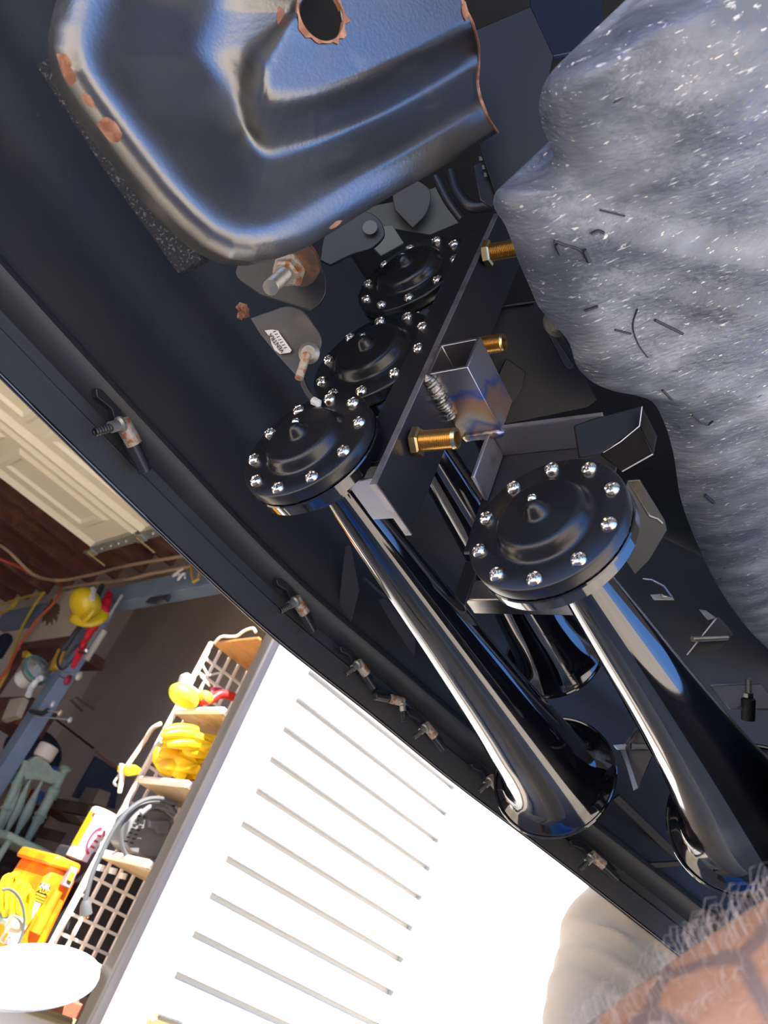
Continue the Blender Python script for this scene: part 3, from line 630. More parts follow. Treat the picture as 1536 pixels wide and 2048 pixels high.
# raised sectional door
gd = thing('garage_door', G(.3, 3.3, 2.20), 'cream sectional garage door with embossed panels, raised overhead', 'garage door')
DZ = 2.25
for i in range(4):
    b0 = 2.15 + i*.545; b1 = b0 + .525
    prf = [(b0, .03), (b0 + .008, -.010), (b0 + .03, -.026), (b0 + .06, 0), (b1 - .06, 0), (b1 - .03, -.026), (b1 - .010, -.012), (b1, .03)]
    prf = prf + [(b1, .04), (b0, .04)]
    P = np.zeros((2, len(prf), 3))
    for k, a in enumerate((-1.35, 1.36)):
        for j, (b, h) in enumerate(prf): P[k, j] = G(a, b, DZ + h)
    se = MB().grid(P, wrap_v=True).build('section', cream, gd)
    a = 1.24
    for q in range(4):
        w = .58; p0, p1 = (b0 + .12, b1 - .12)
        pr = MB(); rim = [(0, 0, 0), (.02, .02, -.016), (.045, .045, -.016), (.06, .06, 0)]
        for r in range(3):
            (d0, _, h0), (d1, _, h1) = rim[r], rim[r+1]
            c0 = [G(a-d0, p0+d0, DZ+h0-.0005), G(a-w+d0, p0+d0, DZ+h0-.0005), G(a-w+d0, p1-d0, DZ+h0-.0005), G(a-d0, p1-d0, DZ+h0-.0005)]
            c1 = [G(a-d1, p0+d1, DZ+h1-.0005), G(a-w+d1, p0+d1, DZ+h1-.0005), G(a-w+d1, p1-d1, DZ+h1-.0005), G(a-d1, p1-d1, DZ+h1-.0005)]
            pr.add(c0 + c1, [(k, (k+1) % 4, 4+(k+1) % 4, 4+k) for k in range(4)])
        pr.build('embossed_panel', cream, se); a -= w + .08
galv = mat('galvanised steel', (.46, .48, .44), .38, .8, blotch=[((.34, .36, .33), 30, .4, .7, 4)])
for i in range(4):
    MB().box(G(1.385, 2.41 + i*.545, DZ - .012), (.06, .50, .035), gax).build('end_stile', galv, gd, bevel=.003)
for i in range(4):
    h = MB(); h.box(G(1.39, 2.69 + i*.545, DZ - .036), (.05, .09, .012), gax); hh = h.build('hinge', galv, gd, bevel=.002)
    MB().tube([G(1.37, 2.69 + i*.545, DZ-.045), G(1.50, 2.69 + i*.545, DZ-.045)], .008, 8).build('roller_stem', brass, hh)
    for k in (-.13, -.05, .04, .14): MB().ball(G(1.385, 2.41 + i*.545 + k, DZ - .034), .010, 8, 6).build('rivet', galv, gd)

# blue-grey frame along the side
bm_ = MB().box(G(1.84, 4.7, 2.25), (.09, 3.7, .14), gax).build('header_beam', blue_paint, None, 'blue-grey painted header beam running along the garage side', 'beam', kind='structure', bevel=.004)
po = MB().box(G(1.84, 4.83, 1.09), (.09, .13, 2.18), gax).build('post', blue_paint, None, 'upright blue-grey painted post under the header beam', 'post', kind='structure', bevel=.004)
AW = 1.79
def pxd(px, py, a=AW): return aA(px, py, a)
def cable(name, pts, r, m, label, cat, parent=None, n=40):
    return MB().tube([Vector(p) for p in spline([pxd(*p) for p in pts], n)], r, 8).build(name, m, parent, label, cat)
tan_c = mat('tan cord', (.48, .34, .22), .7); red_c = mat('orange red cord', (.55, .10, .05), .5); yel_c = mat('yellow cord', (.62, .45, .06), .5)
cable('tan_cable', [(-30, 1078, 1.2), (20, 1105, 1.3), (65, 1148, 1.5), (110, 1160, 1.68), (180, 1150, 1.74), (250, 1132, 1.74), (330, 1118, 1.74), (430, 1102, 1.74)], .011, tan_c, 'thick tan cable running along under the rafters', 'cable')
cable('tan_rope', [(120, 1178), (180, 1168), (250, 1160), (310, 1146), (370, 1135), (430, 1120)], .011, tan_c, 'tan rope lying along the top of the blue-grey beam', 'rope')
cable('extension_cable', [(-30, 1108, 1.2), (30, 1130, 1.4), (75, 1155, 1.6), (108, 1162, 1.72), (121, 1178, 1.72), (112, 1200, 1.72), (70, 1245, 1.72), (40, 1290, 1.72), (10, 1345, 1.72), (-10, 1370, 1.72)], .010, red_c, 'orange-red extension cord hanging past the stained board', 'cord')
cable('yellow_line', [(86, 1186, 1.74), (60, 1225, 1.74), (30, 1290, 1.74), (12, 1350, 1.74), (-4, 1378, 1.74)], .010, yel_c, 'long straight yellow cord beside the orange-red cord', 'cord')
cable('yellow_rope', [(88, 1186), (60, 1192), (30, 1200), (0, 1210), (-20, 1215)], .011, yel_c, 'yellow rope tied along the left end of the beam', 'rope')
cable('rope_coil', [(-4, 1222), (10, 1224), (28, 1212), (36, 1196), (28, 1206), (12, 1222), (-6, 1228)], .010, yel_c, 'small slack loop of yellow rope left of the cords', 'rope')

# shelving between the posts
su = thing('wall_shelving', G(1.9, 5.8, 0), 'narrow brown plank shelving on the garage side, left of the post', 'shelf')
board_m = mat('stained cream board', (.55, .47, .36), .8)
def plank(name, p, m, a=1.84, th=.04, parent=None, **k): return MB().prism([pxd(x, y, a) for x, y in p], HH*th).build(name, m, parent, bevel=.003, **k)
plank('shelf_board', [(44, 1283), (138, 1270), (132, 1292), (40, 1298)], wood_red, 1.78, .3, su)
plank('side_board', [(40, 1298), (52, 1294), (-20, 1400), (-30, 1392)], wood_red, 1.80, .04, su)
plank('shelf_board', [(-10, 1395), (50, 1392), (66, 1394), (30, 1446), (-20, 1450)], wood_red, 1.84, .2, su)
plank('upright', [(128, 1290), (138, 1274), (86, 1350), (80, 1345)], mat('pale rail wood', (.28, .14, .09), .7), 1.79, .04, su)
bd = thing('stained_board', pxd(100, 1240), 'cream board with a brown splatter stain behind the hard hat', 'board')
plank('panel', [(112, 1188), (158, 1176), (160, 1218), (148, 1268), (46, 1284)], board_m, 1.770, .016, bd)
stn = mat('brown splatter', (.16, .10, .05), .8)
sp = []
cs_ = (102, 1224)
for k in range(30):
    a = 2*PI*k/30; ex = 1.0 + .55*abs(math.cos(a + .9))*(1.6 if k % 2 else .7); rr = 15*ex*random.uniform(.7, 1.2)
    sp.append((cs_[0] + rr*math.cos(a), cs_[1] + rr*math.sin(a)))
MB().prism([pxd(x, y, 1.769) for x, y in sp], HH*-.0015).build('splatter', stn, bd)
# hard hat
hc = pxd(171, 1208, 1.60); hx_ = (M3 @ Vector((.75, .2, -.6))).normalized(); hup = (M3 @ Vector((-.2, -.9, -.3))).normalized(); hup = (hup - hx_*hup.dot(hx_)).normalized(); hs = hx_.cross(hup)
hat_m = mat('yellow hard hat', (.66, .46, .015), .3)
hh_ = thing('hard_hat', hc - EZ*.1, 'yellow hard hat with a white front label hanging near the top of the post', 'hard hat')
MB().ball(hc, .105, 28, 16, (1.0, .82, 1.0), (hup, hs, hx_)).build('shell', hat_m, hh_)
bp = [hc - hup*.05 + (hs*math.cos(t)*.10 + hx_*math.sin(t)*.12) - hup*.03*abs(math.sin(t)) for t in np.linspace(0, 2*PI, 33)]
MB().grid(np.array([[p + (p-hc).normalized()*d - hup*d*.6 for d in (-.03, .002, .014)] for p in bp])).build('brim', hat_m, hh_, solid=.004)
pk = [pxd(x, y, 1.58) for x, y in ((150, 1222), (165, 1238), (185, 1222), (178, 1232), (163, 1244))]
MB().prism([pxd(x, y, 1.60) for x, y in ((146, 1218), (186, 1218), (176, 1232), (163, 1243), (156, 1230))], HH*.02).build('peak', hat_m, hh_, bevel=.004)
MB().prism([pxd(x, y, 1.56) for x, y in ((180, 1175), (187, 1174), (184, 1197), (176, 1198))], HH*.02).build('front_label', mat('white label', (.8, .8, .78), .5), hh_)
MB().tube([Vector(p) for p in spline([pxd(x, y, 1.70) for x, y in ((205, 1170), (196, 1190), (180, 1222), (160, 1252), (140, 1280), (124, 1300))], 24)], .016, 8).build('hanging_strap', mat('dark strap', (.03, .035, .045), .6), None, 'dark webbing strap hanging down the post behind the red sleeve', 'strap')
MB().tube([Vector(p) for p in spline([pxd(x, y, 1.70) for x, y in ((124, 1298), (116, 1318), (118, 1334), (130, 1336), (146, 1318), (160, 1296), (156, 1290), (130, 1318))], 30)], .008, 8).build('cable_loop', mat('dark strap', (.03, .035, .045), .6), None, 'black cable looped around the blue-grey post', 'cable')
red_m = mat('red fabric', (.60, .01, .025), .5, bump=(120, .5))
rs = thing('red_sleeve', pxd(185, 1260, 1.72), 'bright red folded sleeve hanging on the post below the hard hat', 'sleeve')
MB().tube([Vector(p) for p in spline([pxd(x, y, 1.70) for x, y in ((219, 1186), (212, 1206), (200, 1230), (186, 1252), (174, 1275), (162, 1298))], 26)], [.018 + .020*math.sin(PI*min(1, i/20)) + .004*math.sin(i*1.7) for i in range(26)], 10).build('fabric', red_m, rs)
MB().tube([pxd(160, 1303, 1.69), pxd(146, 1335, 1.69)], [.026, .012], 8).build('tail', red_m, rs)
MB().tube([pxd(153, 1303, 1.68), pxd(170, 1306, 1.68)], .009, 8).build('tie', mat('dark strap', (.03, .035, .045), .6), rs)
MB().ball(pxd(173, 1301, 1.682), .018, 10, 8).build('silver_bell', mat('silver ball', (.75, .75, .75), .15, 1.0), None, 'small shiny silver ball hanging beside the red sleeve', 'ornament')
tubes = mat('pale tube', (.42, .40, .30), .5)
MB().tube([pxd(194, 1250, 1.74), pxd(166, 1300, 1.74)], .022, 8).build('pale_tube', tubes, None, 'shorter pale beige tube leaning behind the red sleeve', 'tube')
MB().tube([pxd(209, 1262, 1.74), pxd(172, 1320, 1.74)], .018, 8).build('pale_tube', tubes, None, 'longer pale beige tube right of the red sleeve', 'tube')
MB().tube([pxd(244, 1190, 1.74), pxd(211, 1244, 1.74)], .009, 8).build('thin_rod', mat('grey rod', (.35, .33, .30), .4), None, 'thin grey rod hanging from the beam right of the red sleeve', 'rod')
pk_ = MB(); pk_.tube([pxd(x, y, 1.72) for x, y in ((383, 1128), (384, 1150), (388, 1164), (396, 1158), (400, 1140))], .010, 8)
pk_.build('hook', mat('amber hook', (.45, .26, .06), .5), None, 'amber hook hanging on the beam close to the bumper', 'hook')
fr = MB(); 
fr.tube([Vector(p) for p in spline([pxd(x, y, 1.72) for x, y in ((366, 1138), (356, 1144), (346, 1152), (360, 1148), (356, 1160), (368, 1146), (370, 1156))], 30)], .006, 6)
fr.build('string_knot', mat('white string', (.7, .7, .68), .7), None, 'frayed knot of white string on the beam', 'string')
MB().prism([pxd(x, y, 1.776) for x, y in ((290, 1204), (300, 1194), (338, 1188), (332, 1201), (322, 1197), (312, 1206))], HH*.02).build('clamp', mat('dark strap', (.03, .035, .045), .6), None, 'dark clip hanging under the beam against the grey wall', 'clip', bevel=.003)
# lamp with spiral bulb
la = thing('spiral_lamp', pxd(50, 1345, 1.70), 'white spiral bulb in a clear glass shade on the plank shelving', 'lamp')
l0, l1 = pxd(76, 1337, 1.70), pxd(28, 1373, 1.70); ld = (l1 - l0).normalized()
MB().lathe([(0, .001), (0, .028), (.05, .03), (.06, .045), (.15, .05), (.165, .03), (.165, .001)], l0, ld, 20).build('bulb', mat('white bulb', (.78, .75, .70), .35), la)
for i in range(5): 
    c = l0 + ld*(.066 + i*.018); q = ld.orthogonal().normalized(); r_ = ld.cross(q)
    MB().tube([c + (q*math.cos(t) + r_*math.sin(t))*.048 for t in np.linspace(0, 2*PI, 17)], .008, 6, cap=False).build('spiral_turn', MATS['white bulb'], la)
MB().lathe([(-.05, .02), (-.02, .05), (0, .085), (.03, .095)], l0, ld, 24).build('shade', mat('clear glass', (.8, .85, .82), .05, trans=.85), la, solid=.003)
MB().lathe([(-.004, .078), (-.004, .09), (.006, .09), (.006, .078)], l0 , ld, 24).build('teal_rim', mat('teal rim', (.05, .30, .28), .4), la)
MB().prism([pxd(x, y, 1.74) for x, y in ((45, 1303), (52, 1300), (58, 1305), (50, 1316), (43, 1314))], HH*.03).build('yellow_tag', hat_m, None, 'small bright yellow tag above the spiral bulb', 'tag', bevel=.003)
MB().prism([pxd(x, y, 1.76) for x, y in ((116, 1296), (124, 1298), (116, 1320), (108, 1334), (96, 1338))], HH*.03).build('yellow_level', mat('amber box', (.62, .36, .04), .5), None, 'amber yellow bar standing against the post', 'box', bevel=.003)
MB().prism([pxd(x, y, 1.74) for x, y in ((20, 1398), (48, 1394), (32, 1430), (2, 1440))], HH*.04).build('paper_stack', mat('old paper', (.52, .44, .33), .8), None, 'slanted stack of yellowed paper on the lower shelf board', 'papers', bevel=.003)
MB().lathe([(0, .001), (0, .05), (.14, .05), (.17, .03), (.17, .001)], pxd(-8, 1310, 1.75), pxd(22, 1262, 1.75) - pxd(-8, 1310, 1.75), 16).build('navy_cap', mat('navy cloth', (.015, .02, .045), .7), None, 'navy cloth bundle at the left edge under the yellow rope', 'cloth')
b = MB(); b.tube([pxd(x, y, 1.72) for x, y in ((56, 1392), (62, 1375), (74, 1360), (82, 1356))], .018, 8); b.build('white_pipe', mat('white label', (.8, .8, .78), .5), None, 'bent white pipe below the spiral bulb', 'pipe')
b = MB(); b.tube([pxd(62, 1422, 1.782), pxd(84, 1428, 1.782), pxd(96, 1420, 1.782)], .014, 8); b.build('post_bracket', mat('dark strap', (.03, .035, .045), .6), None, 'black strap clamp around the lower post', 'clamp')
for (x, y, r, c, lb_) in ((106, 1408, .014, (.6, .6, .58), 'white knob of the small fittings on the post'), (120, 1426, .012, (.62, .5, .3), 'brass-coloured knob of the small fittings on the post'), (140, 1440, .012, (.5, .5, .5), 'grey knob of the small fittings on the post'), (158, 1352, .02, (.5, .5, .38), 'small pale plug hanging below the red sleeve'), (136, 1360, .022, (.3, .02, .05), 'small dark red bundle against the post')):
    MB().ball(pxd(x, y, 1.775), r, 10, 8, (1, .7, 1.5)).tube([pxd(x, y, 1.775), pxd(215-(y-1190)*.632+12, y-8, 1.79)], .004, 6).build('knob' if 'knob' in lb_ else ('plug' if 'plug' in lb_ else 'bundle'), mat('c%s' % str(c), c, .35, .3), None, lb_, 'fitting')

# clutter at the back wall
dark_wood = mat('orange brown shelf wood', (.22, .09, .035), .6, blotch=[((.13, .06, .03), 8, .4, .7, 4)])
bs = thing('back_shelving', G(2.6, 5.7, 0), 'dim plank shelving with orange-brown edges behind the green chair', 'shelf')
def bpoly(name, p, b, th, m, parent=None, label=None, cat=None, bevel=.004): return MB().prism([aB(x, y, b) for x, y in p], NN*th).build(name, m, parent, label, cat, bevel=bevel)
bpoly('shelf_board', [(-20, 1672), (-20, 1680), (98, 1726), (104, 1716)], 5.0, .3, dark_wood, bs)
bpoly('shelf_board', [(74, 1586), (72, 1596), (162, 1652), (168, 1644)], 6.0, .35, dark_wood, bs)
bpoly('shelf_board', [(-20, 1556), (-20, 1566), (34, 1580), (34, 1570)], 5.2, .3, dark_wood, bs)
bpoly('back_panel', [(-40, 1570), (110, 1600), (200, 1660), (160, 1800), (-40, 1760)], 6.6, .02, mat('dim brown', (.05, .035, .032), .8), bs)
bpoly('panel_board', [(192, 1512), (250, 1550), (236, 1586), (230, 1618), (178, 1604), (146, 1594)], 5.5, .03, mat('deep blue board', (.018, .03, .06), .4), None, 'dark navy board leaning against the back wall', 'board')
bpoly('trim_strip', [(194, 1504), (198, 1502), (246, 1540), (243, 1545)], 5.46, .03, mat('pale rail wood', (.28, .14, .09), .7), None, 'thin brown batten along the top of the navy board', 'batten')
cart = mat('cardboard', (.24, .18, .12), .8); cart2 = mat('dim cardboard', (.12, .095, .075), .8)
bpoly('cardboard_box', [(200, 1578), (222, 1586), (212, 1616), (184, 1607)], 5.2, .2, cart, None, 'tan cardboard box in front of the navy board', 'box')
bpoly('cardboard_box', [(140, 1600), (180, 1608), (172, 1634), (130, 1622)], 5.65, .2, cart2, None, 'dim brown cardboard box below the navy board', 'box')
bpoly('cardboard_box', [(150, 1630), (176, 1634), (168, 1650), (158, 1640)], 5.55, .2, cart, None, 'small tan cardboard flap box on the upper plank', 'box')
bpoly('teal_crate', [(-4, 1552), (16, 1532), (38, 1544), (28, 1564), (4, 1560)], 5.0, .15, mat('teal plastic', (.01, .22, .24), .4), None, 'teal plastic crate at the left edge behind the chair', 'crate')
bpoly('cardboard_box', [(-10, 1606), (8, 1574), (26, 1580), (6, 1618), (-10, 1618)], 4.9, .2, cart, None, 'tan cardboard box left of the green chair', 'box')
bpoly('cardboard_box', [(26, 1526), (20, 1532), (34, 1540), (40, 1530)], 5.1, .1, cart, None, 'little tan box above the teal crate', 'box')
for i, (c, lb_) in enumerate((((.30, .04, .03), 'dark red book behind the chair spindles'), ((.02, .07, .30), 'blue book behind the chair spindles'), ((.42, .40, .38), 'pale grey book behind the chair spindles'), ((.38, .20, .03), 'ochre book behind the chair spindles'))):
    x = 60 + [8, 21, 33, -4][i]; y = 1572 + [6, 10, 14, 0][i]
    bpoly('book', [(x, y), (x+8, y+3), (x-2, y+26), (x-10, y+22)], 5.5, .15, mat('book %d' % i, c, .6), None, lb_, 'book', .002)
bpoly('blue_cap', [(105, 1536), (112, 1532), (118, 1537), (110, 1544)], 5.3, .06, mat('bright blue', (.02, .07, .42), .4), None, 'small bright blue cap beside the chair top', 'cap')
MB().ball(aB(66, 1504, 5.9), .20, 16, 12, (1.1, .7, .8), (HH, NN, EZ)).build('dark_bag', mat('navy cloth', (.015, .02, .045), .7), None, 'round dark bag in the shadow above the chair', 'bag')
bpoly('dark_batten', [(84, 1418), (86, 1416), (196, 1500), (194, 1503)], 6.5, .03, mat('dim brown', (.05, .035, .032), .8), None, 'dark slanting batten across the grey back wall', 'batten')
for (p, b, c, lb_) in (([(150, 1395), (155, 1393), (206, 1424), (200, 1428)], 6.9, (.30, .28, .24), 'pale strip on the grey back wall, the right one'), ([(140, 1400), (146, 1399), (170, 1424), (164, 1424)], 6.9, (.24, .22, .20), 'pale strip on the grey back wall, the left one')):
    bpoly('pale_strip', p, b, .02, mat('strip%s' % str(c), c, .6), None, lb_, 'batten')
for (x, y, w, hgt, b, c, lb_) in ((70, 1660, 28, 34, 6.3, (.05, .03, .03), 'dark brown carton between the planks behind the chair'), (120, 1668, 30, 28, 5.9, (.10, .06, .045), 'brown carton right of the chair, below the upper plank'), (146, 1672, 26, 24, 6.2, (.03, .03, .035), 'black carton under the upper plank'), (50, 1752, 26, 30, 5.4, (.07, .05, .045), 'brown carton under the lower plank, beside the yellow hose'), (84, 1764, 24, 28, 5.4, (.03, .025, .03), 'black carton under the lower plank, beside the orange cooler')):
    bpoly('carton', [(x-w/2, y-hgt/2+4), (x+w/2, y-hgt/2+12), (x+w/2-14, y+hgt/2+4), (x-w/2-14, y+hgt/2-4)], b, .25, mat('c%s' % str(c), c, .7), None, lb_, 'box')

# green wooden chair
gm = mat('sage green paint', (.26, .33, .26), .5, blotch=[((.20, .28, .22), 20, .4, .7, 4)])
chair = thing('spindle_chair', G(2.02, 4.45, 0), 'sage green spindle-back wooden chair with turned posts', 'chair')
CB = 4.45
def cpt(x, y, b=CB): return aB(x, y, b)
def turned(name, p, q, r, bumps, parent, m):
    p, q = Vector(p), Vector(q); L_ = (q-p).length; n = 40; pr = [(0, .0005)]
    for i in range(n+1):
        t = i/n; rr = r*(.62 + .38*math.sin(PI*min(1, t*1.05)))
        for c_, w_, g_ in bumps: rr += r*g_*math.exp(-((t-c_)/w_)**2)
        pr.append((t*L_, rr))
    pr.append((L_, .0005)); MB().lathe(pr, p, q-p, 14).build(name, m, parent)
turned('post', cpt(133, 1534), cpt(48, 1692), .026, [(.02, .03, .7), (.30, .02, .35), (.34, .02, .35), (.62, .02, .5), (.68, .02, .5)], chair, gm)
turned('post', cpt(54, 1522), cpt(-14, 1680), .024, [(.02, .03, .5), (.30, .02, .35), (.62, .02, .5)], chair, gm)
crest = spline([cpt(x, y, CB - .02) for x, y in ((52, 1562), (48, 1535), (62, 1518), (80, 1512), (94, 1522), (108, 1540), (124, 1546), (112, 1566), (80, 1560), (52, 1558))], 40)
MB().prism([Vector(p) for p in crest], NN*.03).build('crest_rail', gm, chair, bevel=.006)
for (x, y, x2, y2) in ((62, 1556, 6, 1680), (84, 1562, 22, 1690), (46, 1558, -6, 1674)): turned('spindle', cpt(x, y), cpt(x2, y2), .013, [(.5, .22, 1.1)], chair, gm)
sc_ = (cpt(48, 1692) + cpt(-14, 1680))/2
MB().prism([sc_ + HH*a_ - NN*b_ - EZ*.02 for a_, b_ in ((-.22, -.03), (.22, -.03), (.20, .40), (0, .44), (-.20, .40))], EZ*.035).build('seat', gm, chair, bevel=.01)
for a_, b_ in ((-.18, 0), (.18, 0), (-.16, .36), (.16, .36)): turned('leg', sc_ + HH*a_ - NN*b_ - EZ*.02, Vector(((sc_ + HH*a_*1.25 - NN*(b_*1.05)).x, (sc_ + HH*a_*1.25 - NN*(b_*1.05)).y, 0.0)), .022, [(.4, .05, .4), (.7, .05, .4)], chair, gm)
MB().lathe([(0, .001), (0, .05), (.015, .055), (.07, .055), (.075, .05), (.075, .001)], cpt(84, 1517, CB), cpt(92, 1504, CB) - cpt(84, 1517, CB), 20).build('white_tub', mat('tub white', (.55, .50, .42), .5), None, 'off-white tub lid perched on top of the chair back', 'tub')

# ================================================================== louvred white panel and its dark edge
PB = 1.86
PA0, PA1 = 1.175, 2.80
lp_ = thing('louvred_panel', G(1.95, PB, 0), 'tall white louvred metal panel in full sun', 'louvred panel')
LV = [aB(592, 1392, PB), aB(568, 1449, PB), aB(542, 1511, PB), aB(515, 1574, PB), aB(487, 1639, PB), aB(458, 1709, PB), aB(427, 1782, PB), aB(392, 1860, PB), aB(357, 1943, PB)]
zt, zb = LV[0].z, LV[-1].z; stp = (zt - zb)/8
al = LV[4].dot(HH); ar_ = aB(825, 1860, PB).dot(HH)
slot = .017
def sheet(a0, a1, z0, z1): MB().prism([G(a0, PB, z0), G(a1, PB, z0), G(a1, PB, z1), G(a0, PB, z1)], NN*.022).build('sheet', white_p, lp_)
sheet(PA0+.035, al, .12, 1.95); sheet(ar_, 2.36, .12, 1.95)
MB().prism([G(PA0+.035, PB+.024, .12), G(2.36, PB+.024, .12), G(2.36, PB+.024, 1.95), G(PA0+.035, PB+.024, 1.95)], NN*.012).build('shade_sheet', mat('louvre shade beige', (.86, .79, .62), .6), lp_)  # added behind the slots, its beige gives the louvre shadows their tone
zz = [1.95] + [zt - stp*i for i in range(-2, 11)]
zz = [1.95] + sorted([zt - stp*i for i in range(-2, 11)], reverse=True) + [.12]
for i in range(1, len(zz) - 1):
    z = zz[i]
    sheet(al, ar_, z, zz[i-1] - (slot if i > 1 else 0))
    vs = [G(al, PB, z+.020), G(ar_, PB, z+.020), G(al, PB-.010, z), G(ar_-.012, PB-.010, z), G(al, PB-.0005, z), G(ar_, PB-.0005, z)]
    MB().add(vs, [(0, 1, 3, 2), (2, 3, 5, 4), (0, 2, 4), (1, 5, 3)]).build('louvre', white_p, lp_, angle=20)
sheet(al, ar_, .12, zz[-2] - slot)
dk = mat('grey brown edge', (.085, .072, .064), .35, .3, blotch=[((.12, .105, .095), 30, .4, .7, 4, (1, 1, .1))])
MB().box(G(PA0+.008, PB-.012, 1.0), (.034, .05, 1.9), gax).build('edge_post', dk, lp_, bevel=.006)
lp2 = MB().prism([G(2.376, PB+.004, .10), G(3.7, PB+.004, .10), G(3.7, PB+.004, 1.98), G(2.376, PB+.004, 1.98)], NN*.03).build('plain_panel', white_p, None, 'plain white panel beside the louvred one, split by a thin seam', 'panel', bevel=.002)
cl = thing('corner_catch', aB(325, 2040, PB-.05), 'toothed brass-coloured catch at the bottom of the white panel', 'catch')
MB().prism([aB(x, y, PB-.05) for x, y in ((298, 2062), (302, 2040), (316, 2036), (320, 2028), (366, 2046), (360, 2062))], NN*.02).build('plate', mat('dull brass', (.38, .29, .13), .4, .6), cl, bevel=.002)
MB().prism([aB(x, y, PB-.055) for x, y in ((320, 2027), (368, 2044), (366, 2048), (319, 2031))], NN*.01).build('lip', dull_steel, cl)

# ================================================================== white rack with shelves
RB = 2.30
gw = mat('white plastic lattice', (.80, .75, .66), .5)
rk = thing('lattice_rack', G(1.4, RB, 0), 'tall white plastic lattice rack with shelves, between cooler and white panel', 'rack')
rz1 = aB(430, 1290, RB).z; rz0 = aB(95, 1900, RB).z; ra0 = aB(95, 1900, RB).dot(HH) + .004; ra1 = ra0 + .34
SH = [(rz1 - .005, 'top'), (aB(340, 1424, RB).z, 'b'), (aB(258, 1556, RB).z, 'c'), (aB(185, 1708, RB).z, 'd'), (aB(96, 1905, RB).z, 'e')]
MB().box(G(ra0, RB, (rz0+rz1)/2), (.016, .016, rz1-rz0), gax).build('upright', gw, rk, bevel=.003)
MB().box(G(ra1, RB, (rz0+rz1)/2), (.016, .016, rz1-rz0), gax).build('upright', gw, rk, bevel=.003)
for s_ in range(4):
    zt_, zb_ = SH[s_][0], SH[s_+1][0]
    n_ = max(3, round((zt_-zb_)/.055))
    for i in range(1, n_): MB().box(G((ra0+ra1)/2, RB, zb_ + (zt_-zb_)*i/n_), (ra1-ra0, .008, .008), gax).build('lattice_bar', gw, rk)
    for i in range(1, 8): MB().box(G(ra0 + .045*i, RB, (zt_+zb_)/2), (.008, .009, zt_-zb_), gax).build('lattice_bar', gw, rk)
shelf_u = mat('aged shelf board', (.42, .30, .17), .6, blotch=[((.55, .45, .32), 20, .45, .7, 4), ((.45, .16, .06), 15, .68, .74, 3)])
topw = mat('orange wood board', (.50, .24, .07), .45, blotch=[((.38, .17, .05), 14, .4, .7, 5, (1, 4, 1))])
dep = .26
for i, (z, nm) in enumerate(SH):
    m_ = topw if i == 0 else shelf_u
    MB().box(G((ra0+ra1)/2, RB - dep/2, z + .004), (ra1-ra0, dep - .01, .008), gax).build('shelf_board', m_, rk, bevel=.001)
    if i: 
        MB().tube([G(ra0, RB-.005, z+.012), G(ra0, RB-dep, z+.012)], .011, 8).build('side_rail', gw, rk)
        MB().tube([G(ra0, RB-dep, z+.012), G(ra1, RB-dep, z+.012)], .010, 8).build('front_rail', gw, rk)
    else:
        w_ = MB(); w_.tube([Vector(p) for p in spline([G(ra0, RB-.02, z+.0), G(ra0-.004, RB-.04, z+.018), G(ra0, RB-.10, z+.020), G(ra0+.002, RB-.13, z+.022), G(ra0+.004, RB-.15, z+.040), G(ra0+.004, RB-.20, z+.045), G(ra0+.004, RB-.22, z+.03)], 24)], .005, 8); w_.build('wire_hook', gw, rk)
def rp(px, py, b): return aB(px, py, b)
# things on the shelves
yg = mat('yellow leather', (.88, .55, .008), .5, blotch=[((.78, .36, .01), 16, .5, .72, 4)], bump=(90, .5))
def glove(o, d, up, s, m, label):
    o, d, up = Vector(o), Vector(d).normalized(), Vector(up); up = (up - d*up.dot(d)).normalized(); sd_ = d.cross(up)
    g = thing('work_glove', o, label, 'glove')
    MB().grid(np.array([[o + d*(t*.24*s) + sd_*(w_*.052*s*(1 + .18*math.sin(t*5))) + up*(hh2*.022*s) for (w_, hh2) in [(math.cos(q), math.sin(q)*(1+.3*math.sin(3*q+t*9))) for q in np.linspace(0, 2*PI, 17)[:-1]]] for t in np.linspace(0, .62, 9)]), wrap_v=True).build('cuff_and_palm', m, g, sub=1)
    for k in range(4):
        y_ = (-.039 + .026*k)*s; L_ = (.075, .088, .092, .078)[k]*s
        p0 = o + d*(.135*s) + sd_*y_
        MB().tube([p0, p0 + d*L_*.5 - up*.004, p0 + d*L_ - up*.014*s], [.0145*s, .0135*s, .010*s], 10).build('finger', m, g)
    p0 = o + d*(.085*s) + sd_*.045*s
    MB().tube([p0, p0 + d*.03*s + sd_*.03*s, p0 + d*.065*s + sd_*.042*s], [.016*s, .0145*s, .010*s], 10).build('thumb', m, g)
def leather_glove(label, palm, fingers, b0, th):
    g = thing('work_glove', rp(*palm[0], b0), label, 'glove')
    o = [rp(x, y, b0) for x, y in spline([(x, y, 0) for x, y in palm + palm[:1]], 40)[:-1, :2]]
    c = sum(o, Vector())/len(o); lay = [(.55, -th*.55), (.85, -th*.42), (1, -th*.1), (1, th*.1), (.85, th*.42), (.55, th*.55)]
    P = np.array([[tuple(c + (p - c)*k + NN*(d_ + .004*math.sin(i*.9 + k*3))) for i, p in enumerate(o)] for k, d_ in [(.02, -th*.6)] + lay + [(.02, th*.6)]])
    MB().grid(P, wrap_v=True).build('palm', yg, g, angle=80)
    for i, f in enumerate(fingers):
        pts = [rp(x, y, b0 - .006*(i % 2)) for x, y in f]
        MB().tube([Vector(p) for p in spline(pts, 10)], [.017, .0185, .019, .0185, .018, .017, .016, .014, .011, .005], 12).build('thumb' if i == 4 else 'finger', yg, g)
